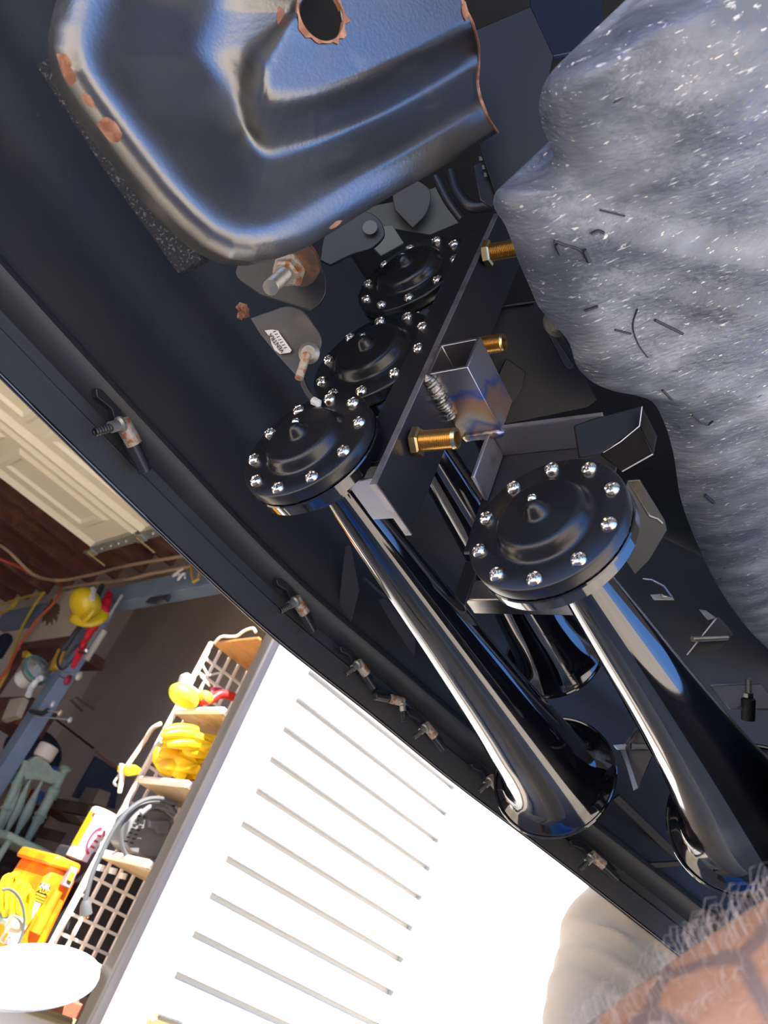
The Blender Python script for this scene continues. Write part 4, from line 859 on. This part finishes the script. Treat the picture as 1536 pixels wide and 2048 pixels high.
leather_glove('yellow leather work glove on top of the pile, fingers pointing at the lattice', [(372, 1462), (408, 1466), (462, 1490), (458, 1516), (420, 1512), (384, 1496)],
    [((392, 1464), (355, 1458), (326, 1461)), ((392, 1472), (352, 1467), (322, 1471)), ((392, 1481), (352, 1477), (324, 1481)), ((396, 1490), (360, 1487), (334, 1490)), ((420, 1506), (388, 1504), (366, 1500))], RB-.17, .055)
leather_glove('yellow leather work glove under the top one, thumb folded across', [(338, 1502), (368, 1498), (402, 1514), (438, 1532), (426, 1556), (380, 1548), (336, 1532)],
    [((352, 1500), (334, 1496), (322, 1496)), ((350, 1508), (332, 1506), (318, 1507)), ((348, 1517), (330, 1516), (317, 1518)), ((348, 1526), (330, 1527), (316, 1530)), ((372, 1502), (392, 1490), (410, 1488))], RB-.13, .055)
MB().grid(np.array([[rp(x + 30*t, y + 9*t, RB-.10+.02*math.sin(6*t)) + EZ*(.008*math.sin(t*7+x)) for t in np.linspace(0, 1, 8)] for x, y in spline([(322, 1500, 0), (318, 1515, 0), (330, 1530, 0), (360, 1540, 0), (388, 1545, 0)], 14)[:, :2]])).build('folded_glove', yg, None, 'flattened yellow leather glove lying under the other two gloves', 'glove', solid=.02, sub=1)
MB().prism([rp(x, y, RB-.055) for x, y in ((252, 1532), (272, 1530), (284, 1538), (278, 1550), (258, 1553), (250, 1544))], NN*.05).build('yellow_tag', yg, None, 'yellow plastic tag hanging at the left end of the glove shelf', 'tag', bevel=.004)
MB().ball(rp(368, 1392, RB-.12), .042, 18, 12, (1.3, .9, .8), gax).build('yellow_pouch', mat('lemon pouch', (.78, .70, .05), .45), None, 'lemon yellow pouch on the second shelf', 'pouch')
MB().ball(rp(412, 1395, RB-.14), .022, 14, 10, (1.3, .9, .9), gax).build('amber_ball', mat('amber box', (.62, .36, .04), .5), None, 'small amber lump next to the lemon pouch', 'pouch')
rc_ = MB(); rc_.tube([Vector(p) for p in spline([rp(x, y, RB-.14) for x, y in ((402, 1403), (425, 1398), (436, 1390), (455, 1390), (472, 1396))], 20)], .014, 10)
rc_.build('red_tool', mat('red plastic', (.62, .02, .02), .4), None, 'red curved tool handle on the second shelf', 'tool')
MB().prism([rp(x, y, RB-.05) for x, y in ((428, 1374), (446, 1376), (442, 1382), (426, 1380))], NN*.02).build('pink_clip', mat('pink plastic', (.55, .04, .10), .4), None, 'small crimson clip hung on the upper lattice', 'clip', bevel=.002)
for i, (x, y, x2, y2) in enumerate(((405, 1330, 415, 1350), (420, 1350, 444, 1345), (402, 1352, 420, 1372))):
    MB().tube([rp(x, y, RB-.03), rp(x2, y2, RB-.03)], .004, 6).build('white_peg', gw, None, ('upper', 'middle', 'lower')[i] + ' white peg stuck slantwise in the top lattice', 'peg')
MB().prism([rp(x, y, RB+.004) for x, y in ((366, 1350), (376, 1345), (384, 1350), (374, 1368), (360, 1368))], NN*.02).build('grey_tab', mat('grey tab plastic', (.35, .35, .35), .5), None, 'grey plastic tab behind the top lattice', 'tab', bevel=.003)
b = MB(); b.tube([Vector(p) for p in spline([rp(x, y, RB-.02) for x, y in ((322, 1447), (306, 1456), (290, 1480), (268, 1512), (254, 1532))], 24)], .007, 8); b.build('cream_cane', mat('cream cane', (.66, .56, .38), .5), None, 'cream bent cane hooked on the rack side', 'cane')
b = MB(); b.tube([Vector(p) for p in spline([rp(x, y, RB-.02) for x, y in ((244, 1540), (234, 1556), (228, 1566), (234, 1571), (242, 1562), (246, 1550))], 24)], .004, 8); b.build('wire_loop', mat('grey rod', (.35, .33, .30), .4), None, 'grey wire loop below the cream cane', 'wire')
MB().prism([rp(x, y, RB-.04) for x, y in ((244, 1526), (252, 1530), (250, 1560), (244, 1588), (240, 1586), (244, 1556))], NN*.02).build('white_hook', gw, None, 'white plastic handle at the left of the glove shelf', 'handle', bevel=.004)
# drill charger with cord
cz = mat('tool grey', (.12, .125, .135), .5, blotch=[((.17, .175, .185), 15, .4, .7, 4)])
pc = thing('power_charger', rp(300, 1680, RB-.12), 'grey plastic power charger with slotted side on the third shelf', 'charger')
cbody = [rp(x, y, RB-.10) for x, y in ((262, 1640), (285, 1618), (330, 1622), (350, 1640), (340, 1690), (318, 1720), (262, 1706), (250, 1690))]
MB().prism(cbody, NN*.09).build('body', cz, pc, bevel=.006)
for r_ in range(2):
    for i in range(7):
        x, y = 276 - i*4.4 + r_*11, 1630 + i*8.5 + r_*3
        MB().prism([rp(x, y, RB-.103), rp(x+7, y+1, RB-.103), rp(x+6, y+4, RB-.103), rp(x-1, y+3, RB-.103)], NN*.002).build('slot', mat('slot black', (.02, .02, .022), .6), pc)
MB().prism([rp(x, y, RB-.115) for x, y in ((300, 1640), (340, 1640), (338, 1670), (318, 1668), (312, 1658), (300, 1656))], NN*.02).build('raised_block', cz, pc, bevel=.004)
b = MB(); b.tube([Vector(p) for p in spline([rp(x, y, RB-.11) for x, y in ((282, 1628), (300, 1614), (330, 1616), (350, 1628))], 20)], .008, 8); b.build('handle', cz, pc)
cord_m = mat('grey cord', (.085, .09, .10), .4)
cpts = [(352, 1626), (334, 1608), (300, 1604), (268, 1622), (246, 1652), (243, 1686), (256, 1714), (286, 1724), (312, 1722)]
MB().tube([Vector(p) for p in spline([rp(x, y, RB-.15) for x, y in cpts], 60)], .0065, 8).build('coiled_cord', cord_m, pc)
cp2 = [(350, 1606), (320, 1597), (290, 1600), (260, 1618), (232, 1652), (204, 1704), (184, 1750), (173, 1790), (170, 1804)]
MB().tube([Vector(p) for p in spline([rp(x, y, RB-.17) for x, y in cp2], 60)], .0065, 8).build('hanging_cord', cord_m, pc)
pa, pb_ = rp(171, 1801, RB-.17), rp(172, 1823, RB-.17)
MB().lathe([(0, .0005), (0, .009), (.012, .014), (.034, .016), (.036, .0005)], pa, pb_-pa, 10).build('plug', cord_m, pc)
for k in (-4, 0, 4): MB().tube([rp(172+k, 1823, RB-.17), rp(171+k*1.3, 1836, RB-.17)], .0026, 6).build('prong', brass, pc)
MB().tube([rp(296, 1610, RB-.03), rp(345, 1606, RB-.03)], .018, 12).build('dark_pouch', mat('slot black', (.02, .02, .022), .6), None, 'dark pouch behind the grey charger', 'pouch')
# dim stuff behind the bottom lattice
MB().box(G(ra0+.22, RB+.26, rz0+.10), (.30, .3, .36), gax).build('dark_tote', mat('black tote', (.02, .02, .025), .6), None, 'black tote behind the bottom lattice', 'tote', bevel=.01)
MB().box(G(ra0+.30, RB+.07, rz0+.14), (.05, .05, .30), gax).build('rusty_bar', mat('brick brown', (.18, .075, .05), .8), None, 'rust-brown bar behind the right part of the bottom lattice', 'bar', bevel=.004)
for i, (x, y) in enumerate(((204, 1736), (228, 1742), (248, 1752))):
    MB().tube([rp(x, y-6, RB-.06), rp(x-4, y+6, RB-.06)], .011, 8).build('white_spool', gw, None, ('left', 'middle', 'right')[i] + ' white spool under the charger shelf', 'spool')

# white can, orange cooler, hose
wc = thing('caulk_can', G(1.15, 2.62, 0), 'white cylindrical can with a yellow stripe and red emblem, standing on the orange cooler', 'can')
CBB = 2.52
c0, c1 = aB(160, 1722, CBB), aB(206, 1620, CBB); cax = EZ
r_can = (aB(236, 1636, CBB) - aB(182, 1622, CBB)).length/2*.95
cbase = Vector((c0.x, c0.y, c0.z)); hcan = (c1 - c0).z
wcm = mat('white can', (.82, .80, .76), .4)
def canp(ang, z, r): return cbase + HH*(r*math.sin(ang)) - NN*(r*math.cos(ang)) + EZ*z
MB().lathe([(0, .0005), (0, r_can), (hcan-.006, r_can), (hcan, r_can-.006), (hcan, .0005)], cbase, EZ, 40).build('body', wcm, wc)
def wrap(name, a0, a1, z0, z1, m):
    A = np.linspace(a0, a1, 10); MB().grid(np.array([[canp(a, z, r_can+.0008) for a in A] for z in np.linspace(z0, z1, 4)])).build(name, m, wc)
wrap('yellow_stripe', -2.0, -1.10, .03, hcan*.88, mat('signal yellow', (.85, .52, .01), .4))
wrap('red_mark', -1.35, -1.08, hcan*.78, hcan*.86, mat('emblem red', (.55, .02, .08), .5))
em = mat('emblem red', (.55, .02, .08), .5)
ez0 = hcan*.40
for sg in (-1, 1):
    arc = [canp(-.20 + sg*.0 + .42*math.sin(t)*1.0, ez0 + .040*math.cos(t), r_can+.0012) for t in (np.linspace(PI*1.02, PI*1.98, 14) if sg < 0 else np.linspace(.35, 1.0, 6))]
    MB().tube(arc, .004, 6).build('emblem_arc', em, wc)
for k in range(3):
    MB().tube([canp(-.33 + .0*k, ez0 + .018 - .018*k, r_can+.001), canp(-.05, ez0 + .018 - .018*k, r_can+.001)], .0032, 6).build('emblem_bar', em, wc)
oc = thing('orange_cooler', G(1.08, 2.50, 0), 'bright orange plastic tool case with latch and black label', 'tool case')
om = mat('orange plastic', (.85, .17, .005), .42, blotch=[((.90, .42, .01), 7, .52, .70, 3)])
OB = 2.40
front = [(112, 1711), (165, 1732), (96, 1880), (20, 1960), (-30, 1950)]
MB().prism([aB(x, y, OB) for x, y in ((106, 1729), (158, 1750), (92, 1890), (60, 1950), (-24, 1950))], NN*.22).build('body', om, oc, bevel=.012)
MB().prism([aB(x, y, OB-.012) for x, y in ((114, 1709), (165, 1730), (158, 1751), (99, 1730))], NN*.24).build('lid', om, oc, bevel=.008)
lt = slab('latch', [(144, 1733), (158, 1738), (140, 1778), (125, 1771)], aB(142, 1752, OB-.02), NN, .02, mat('grey latch', (.22, .21, .23), .5), oc, bevel=.002)
slab('latch_tongue', [(143, 1744), (151, 1747), (143, 1764), (136, 1760)], aB(142, 1752, OB-.026), NN, .01, mat('latch orange', (.80, .28, .02), .5), lt)
kb = slab('black_label', [(82, 1765), (102, 1772), (86, 1808), (66, 1800)], aB(85, 1786, OB-.004), NN, .003, mat('label black', (.02, .018, .02), .5), oc)
lc = aB(88, 1779, OB-.006); ldn = (aB(93, 1768, OB) - aB(80, 1798, OB)).normalized(); lxd = (aB(102, 1772, OB) - aB(82, 1765, OB)).normalized()
def lettr(txt, x, y, sz, m): words(txt, sz, kb, frame(aB(x, y, OB-.0055), -NN, lxd), m, depth=.0004)
lettr('AIR', 90, 1773, .020, mat('white label', (.8, .8, .78), .5)); lettr('PLUG', 87, 1782, .016, mat('signal yellow', (.85, .52, .01), .4))
for k in range(3): MB().tube([aB(73 - k*2.5, 1787 + k*5.5, OB-.006), aB(90 - k*2.5, 1794 + k*5.5, OB-.006)], .0022, 5).build('print_line', MATS['signal yellow'], kb)
rib = MB(); rib.tube([aB(117, 1782, OB-.004), aB(70, 1866, OB-.004)], [.014, .018], 10); rib.build('rib', om, oc)
wl_ = slab('white_label', [(60, 1800), (82, 1808), (28, 1896), (10, 1886)], aB(45, 1850, OB-.03), NN, .008, wcm, None, label='white paper sheet with a red corner mark, hanging by the yellow hose', cat='sheet')
slab('corner_mark', [(20, 1872), (22, 1872), (22, 1876), (19, 1876)], aB(20, 1874, OB-.032), NN, .002, em, wl_)
words('RoHS', .007, wl_, frame(aB(25, 1877, OB-.0315), -NN, lxd), ink)
ym = mat('yellow hose', (.88, .70, .01), .35)
hs = thing('yellow_hose', aB(35, 1800, OB-.05), 'coiled bright yellow air hose at the left edge', 'hose')
for i, (x, y) in enumerate(((14, 1756), (30, 1752), (42, 1768), (56, 1776), (64, 1786))):
    p_ = [(x-14+i*3, y+64), (x-10, y+20), (x-2, y), (x+8, y-4), (x+14, y+6), (x+8, y+36), (x-2+i, y+74-i*4), (28, 1842)]
    MB().tube([Vector(q) for q in spline([rp(6+(a_-6)*.8, b_, OB-.06 - i*.012) for a_, b_ in p_], 40)], .008, 8).build('hose_turn', ym, hs)
b = MB(); b.tube([Vector(q) for q in spline([rp(x, y, OB-.13) for x, y in ((4, 1780), (16, 1778), (34, 1790), (46, 1816), (48, 1850), (38, 1884), (22, 1908))], 40)], .004, 8); b.build('black_hose', cord_m, None, 'thin dark tube curving in front of the yellow hose', 'tube')
MB().lathe([(0, .0005), (0, .02), (.03, .022), (.04, .012), (.04, .0005)], rp(18, 1846, OB-.1), rp(30, 1848, OB-.1)-rp(18, 1846, OB-.1), 14).build('hose_fitting', mat('cream cane', (.66, .56, .38), .5), None, 'cream hose end fitting below the yellow hose', 'fitting')
b = MB(); b.tube([rp(x, y, OB-.02) for x, y in ((0, 1880), (12, 1862), (22, 1868), (8, 1886), (0, 1880))], .004, 6); b.build('wire_square', gw, None, 'small cream wire square left of the white sheet', 'wire')
b = MB(); b.tube([rp(0, 1834, OB-.04), rp(22, 1846, OB-.08)], .012, 8); b.build('green_stick', gm, None, 'short sage green stick by the hose', 'stick')

# round white top and the bench under it
dcen = at(57, 1952, 1.75); dn_ = (M3 @ Vector((.12, -.985, .15))).normalized()
rx = .150
dd_ = thing('round_lid', dcen, 'big round white lid at the lower left, glaring in the sun', 'lid')
MB().lathe([(-.008, .0005), (-.008, rx*.98), (0, rx), (.010, rx*.99), (.014, rx*.94), (.016, .0005)], dcen, dn_, 64).build('lid_disc', wcm, dd_)
MB().lathe([(-.022, .0005), (-.022, rx*.72), (-.008, rx*.75), (-.008, .0005)], dcen, dn_, 48).build('lid_skirt', wcm, dd_)
bt = thing('cream_bench', aB(60, 2040, 1.95), 'cream bench top in the bottom left corner', 'bench')
bz = aB(60, 2040, 1.95).z
MB().prism([aB(x, y, 1.95) for x, y in ((-60, 1972), (0, 1990), (150, 2046), (220, 2075), (210, 2140), (-60, 2140))], NN*.02).build('front', mat('cream bench', (.76, .70, .58), .5), bt, bevel=.004)
MB().tube([aB(-20, 1990, 1.94), aB(150, 2049, 1.94)], .010, 8).build('olive_edge', mat('olive trim', (.24, .19, .09), .5), bt)
for i, (x, y, x2, y2, c) in enumerate(((60, 2010, 120, 2012, (.32, .12, .06)), (96, 2004, 150, 2026, (.28, .10, .06)), (84, 2020, 140, 2042, (.25, .13, .08)), (110, 1998, 158, 2008, (.16, .13, .12)))):
    a_, b_ = aB(x, y, 2.0 + i*.03), aB(x2, y2, 2.02 + i*.03); d_ = b_ - a_
    MB().box((a_+b_)/2, (d_.length, .05, .045), (d_.normalized(), (NN - d_.normalized()*NN.dot(d_.normalized())).normalized(), d_.normalized().cross((NN - d_.normalized()*NN.dot(d_.normalized())).normalized()))).build('brick', mat('brick%d' % i, c, .8, bump=(150, .4)), None, ('uppermost red brick under the white lid', 'long red brick beside the dark panel edge', 'lower reddish brick above the cream bench', 'dark grey brick behind the red bricks')[i], 'brick', bevel=.005)
# ================================================================== PERSON lying under the bumper: raised hairy forearm, bent knee in khaki
skin_m = mat('sunburnt skin', (.66, .325, .165), .5, sub=.12, blotch=[((.55, .245, .115), 30, .45, .7, 5), ((.70, .39, .22), 14, .5, .75, 4)], bump=(260, .35))
def tattoo(m, spot):
    n = m.node_tree.nodes; l = m.node_tree.links; p = n['Principled BSDF']; src = p.inputs['Base Color'].links[0].from_socket
    tc = n.new('ShaderNodeTexCoord'); nz = n.new('ShaderNodeTexNoise'); nz.inputs['Scale'].default_value = 25; l.new(tc.outputs['Object'], nz.inputs[0])
    mx = n.new('ShaderNodeMix'); mx.data_type = 'VECTOR'; mx.inputs[0].default_value = .012; l.new(tc.outputs['Object'], mx.inputs[4]); l.new(nz.outputs['Color'], mx.inputs[5])
    vo = n.new('ShaderNodeTexVoronoi'); vo.feature = 'DISTANCE_TO_EDGE'; vo.inputs['Scale'].default_value = 22; l.new(mx.outputs[1], vo.inputs[0])
    r = n.new('ShaderNodeMapRange'); l.new(vo.outputs['Distance'], r.inputs[0]); r.inputs[1].default_value = .045; r.inputs[2].default_value = .10; r.inputs[3].default_value = .68; r.inputs[4].default_value = 0
    a = n.new('ShaderNodeMix'); a.data_type = 'RGBA'; l.new(r.outputs[0], a.inputs[0]); l.new(src, a.inputs[6]); a.inputs[7].default_value = (.20, .16, .13, 1)
    d = n.new('ShaderNodeVectorMath'); d.operation = 'DISTANCE'; l.new(tc.outputs['Object'], d.inputs[0]); d.inputs[1].default_value = spot
    r2 = n.new('ShaderNodeMapRange'); l.new(d.outputs['Value'], r2.inputs[0]); r2.inputs[1].default_value = .003; r2.inputs[2].default_value = .012; r2.inputs[3].default_value = .75; r2.inputs[4].default_value = 0
    b = n.new('ShaderNodeMix'); b.data_type = 'RGBA'; l.new(r2.outputs[0], b.inputs[0]); l.new(a.outputs[2], b.inputs[6]); b.inputs[7].default_value = (.50, .05, .04, 1)
    l.new(b.outputs[2], p.inputs['Base Color'])

person = thing('person', (.8, .4, 0), 'person on their back with a bare hairy tattooed forearm raised and khaki knee bent', 'person')
elbow, wrist = at(1010, 2510, .325), at(1990, 1735, .290)
hand_d = (wrist - elbow).normalized()
def skinned(name, V_, E_, R_, m, parent, sub=2, root=0):
    me = bpy.data.meshes.new(name); bm = bmesh.new(); lay = bm.verts.layers.skin.verify()
    bv = []
    for v, r in zip(V_, R_):
        x = bm.verts.new(v); x[lay].radius = (r, r); bv.append(x)
    bv[root][lay].use_root = True
    for a, b in E_: bm.edges.new((bv[a], bv[b]))
    bm.to_mesh(me); bm.free(); me.materials.append(m)
    o = bpy.data.objects.new(name, me); COL.objects.link(o); o.parent = parent; o.matrix_parent_inverse = Matrix.Translation(-WL[parent.name]); WL[o.name] = Vector((0, 0, 0))
    s = o.modifiers.new('skin', 'SKIN'); s.use_smooth_shade = True; s.branch_smoothing = .3
    u_ = o.modifiers.new('sub', 'SUBSURF'); u_.levels = u_.render_levels = sub
    return o
sh_r, sh_l, neck, chest, pelv = Vector((.47, .24, .14)), Vector((.46, .56, .14)), Vector((.36, .40, .15)), Vector((.52, .40, .14)), Vector((1.02, .44, .15))
VV = [pelv, Vector((.80, .42, .14)), chest, neck, Vector((.27, .40, .16)), Vector((.18, .40, .165)), sh_r, elbow, elbow.lerp(wrist, .30), elbow.lerp(wrist, .62), wrist]
RR = [.13, .12, .13, .06, .065, .078, .062, .046, .0475, .043, .030]
EE = [(0, 1), (1, 2), (2, 3), (3, 4), (4, 5), (2, 6), (6, 7), (7, 8), (8, 9), (9, 10)]
def hand(w, d, side, up):
    """palm, four bent fingers of unequal length and a thumb leaving the side of the palm"""
    d, side = d.normalized(), side.normalized(); k = len(VV); VV.append(w + d*.045); RR.append(.026); EE.append((VV.index(w), k))
    palm = k
    for i, (sx, L_) in enumerate(((-.030, .070), (-.010, .080), (.010, .076), (.029, .060))):
        a = len(VV); VV.append(w + d*.085 + side*sx); RR.append(.0105); EE.append((palm, a))
        b = len(VV); VV.append(w + d*(.085 + L_*.5) + side*sx*1.1 + up*.010); RR.append(.0092); EE.append((a, b))
        c = len(VV); VV.append(w + d*(.085 + L_*.85) + side*sx*1.1 + up*.032); RR.append(.0080); EE.append((b, c))
        e = len(VV); VV.append(w + d*(.085 + L_*.95) + side*sx*1.1 + up*.048); RR.append(.0070); EE.append((c, e))
    a = len(VV); VV.append(w + d*.040 - side*.040 + up*.012); RR.append(.0115); EE.append((palm, a))
    b = len(VV); VV.append(w + d*.068 - side*.054 + up*.024); RR.append(.0098); EE.append((a, b))
    c = len(VV); VV.append(w + d*.092 - side*.056 + up*.036); RR.append(.0080); EE.append((b, c))
side_ = hand_d.cross(EX).normalized(); hand(wrist, hand_d, side_, hand_d.cross(side_))
k = len(VV); el2, wr2 = Vector((.62, .74, .10)), Vector((.86, .72, .06)); VV += [sh_l, el2, wr2]; RR += [.062, .046, .030]; EE += [(2, k), (k, k+1), (k+1, k+2)]
hand(wr2, Vector((1, -.05, -.02)), EY, -EZ)
body_o = skinned('body', VV, EE, RR, skin_m, person)
spot_w = at(1385, 1975, .235); tattoo(skin_m, tuple(spot_w))
shirt_m = mat('bright blue shirt', (.09, .34, .90), .8)  # out of view, brightened so the horn bells mirror its blue
skinned('shirt', [Vector((1.0, .44, .15)), Vector((.80, .42, .14)), chest, neck.lerp(chest, .45), sh_r, sh_r.lerp(elbow, .45), sh_l, sh_l.lerp(el2, .5)], [(0, 1), (1, 2), (2, 3), (2, 4), (4, 5), (2, 6), (6, 7)], [.145, .135, .145, .085, .078, .066, .078, .066], shirt_m, person)
# face and hair of the head (out of the picture, under the camera)
hd = Vector((.18, .40, .165)); hair_m = mat('grey hair', (.45, .42, .38), .7)
MB().ball(hd + Vector((-.045, 0, -.005)), .082, 20, 14, (.8, .95, 1.0)).build('hair', hair_m, person)
for s in (-1, 1):
    MB().ball(hd + Vector((.01, s*.030, .075)), .011, 12, 8).build('eye', mat('eye white', (.8, .8, .78), .2), person)
    MB().ball(hd + Vector((.0, s*.078, -.005)), .024, 12, 8, (1, .4, .7)).build('ear', skin_m, person)
MB().tube([hd + Vector((.012, 0, .078)), hd + Vector((.04, 0, .100)), hd + Vector((.05, 0, .082))], [.008, .014, .008], 8).build('nose', skin_m, person)
MB().tube([hd + Vector((.072, -.022, .066)), hd + Vector((.074, 0, .073)), hd + Vector((.072, .022, .066))], [.003, .006, .003], 8).build('mouth', mat('lips', (.35, .10, .08), .5), person)

# khaki trousers: one mesh per leg is joined through the pelvis
khaki = mat('khaki cotton', (.60, .51, .38), .85, blotch=[((.52, .435, .315), 9, .4, .7, 5)], bump=(700, .25))
tr = MB()
def leg(hip, knee, ankle, rk, fold=1.0):
    path = spline([hip, hip.lerp(knee, .5) + EZ*.02, hip.lerp(knee, .86) + EZ*.012, knee, knee.lerp(ankle, .16) + EX*.012, knee.lerp(ankle, .5), ankle], 260)
    rad = spline([(0, .125, 0), (.3, .108, 0), (.42, rk*1.02, 0), (.5, rk, 0), (.58, rk*.97, 0), (.75, .078, 0), (1, .066, 0)], 260)[:, 1]
    NL = 260; P = np.zeros((NL, 96, 3)); pa = None; kn = np.array(knee)
    for i in range(NL):
        t = Vector(path[min(i+1, NL-1)] - path[max(i-1, 0)]).normalized()
        if pa is None: pa = (EZ - t*EZ.dot(t)).normalized()
        pa = (pa - t*pa.dot(t)).normalized(); b = t.cross(pa)
        for j in range(96):
            q = 2*PI*j/96; s = i/(NL-1)
            ph = 150*s + 5.5*math.sin(q + .6) + 1.3*math.sin(2*q + 3*s); e = math.exp(-((s-.50)/.20)**2)
            f = fold*(.0115*((1 - abs(math.sin(ph*.5)))**1.5 - .35)*e*(.6 + .4*math.sin(q*1.5 + 9*s)) + .003*math.sin(ph*.31 + 2*q)*e)
            P[i, j] = np.array(path[i]) + np.array(pa*math.cos(q) + b*math.sin(q))*(rad[i] + f)
    return P
kneeR = at(1240, 1900, 1.33); 
PL = leg(Vector((1.10, .31, .16)), kneeR, Vector((1.70, .50, .10)), .100)
tr.grid(PL, wrap_v=True)
PL2 = leg(Vector((1.06, .62, .15)), Vector((1.40, 1.02, .14)), Vector((1.80, .98, .10)), .09, .6); tr.grid(PL2, wrap_v=True)
tr.ball(Vector((1.02, .52, .14)), .13, 24, 16, (1, 1.35, .95))
to = tr.build('trousers', khaki, person, angle=80)
seam = MB(); seam.tube([Vector(PL[i, 13]) + (Vector(PL[i, 13]) - Vector(PL[i].mean(0))).normalized()*.0008 for i in range(86, 190)], .0016, 6); seam.build('seam', mat('khaki seam', (.36, .29, .20), .85), to)
for (a_, s) in ((Vector((1.70, .50, .10)), 1), (Vector((1.80, .98, .10)), -1)):
    MB().grid(np.array([[a_ + Vector((x, math.cos(q)*w_, -.055 + max(-.045, math.sin(q)*h_))) for q in np.linspace(0, 2*PI, 21)[:-1]] for x, w_, h_ in ((-.07, .01, .01), (-.06, .04, .06), (0, .048, .075), (.08, .05, .055), (.17, .048, .04), (.21, .03, .03), (.225, .008, .01))]), wrap_v=True).build('shoe', mat('brown boot', (.10, .06, .04), .5), person)

# white arm hair: thin curled strands rooted on the forearm
dg = bpy.context.evaluated_depsgraph_get(); ev = body_o.evaluated_get(dg)
hb = MB(); ax_ = (wrist - elbow).normalized(); pe = ax_.orthogonal().normalized(); qe = ax_.cross(pe)
for k in range(8000):
    t = random.uniform(.05, .90); q = random.uniform(0, 2*PI); d = pe*math.cos(q) + qe*math.sin(q)
    src_ = elbow.lerp(wrist, t) + d*.12
    if (src_ - CAM).dot(M3 @ Vector((-.5, -.6, -.25))) < -.16 and k % 3: continue
    ok, loc, nor, _ = ev.closest_point_on_mesh(src_)
    if not ok: continue
    L_ = random.uniform(.005, .013); sd_ = (ax_*random.uniform(.2, .9) + nor.cross(ax_)*random.uniform(-.6, .6))
    p0 = loc - nor*.001; p1 = loc + nor*L_*.55 + sd_*L_*.25; p2 = loc + nor*L_*.78 + sd_*L_*.75; p3 = loc + nor*L_*random.uniform(.5, .8) + sd_*L_*1.15
    hb.tube([p0, p1, p2, p3], [.00008, .00007, .00006, .00003], 3, cap=False)
ho = hb.build('arm_hair', mat('white arm hair', (.86, .72, .56), .5), person, kind='stuff', angle=0)
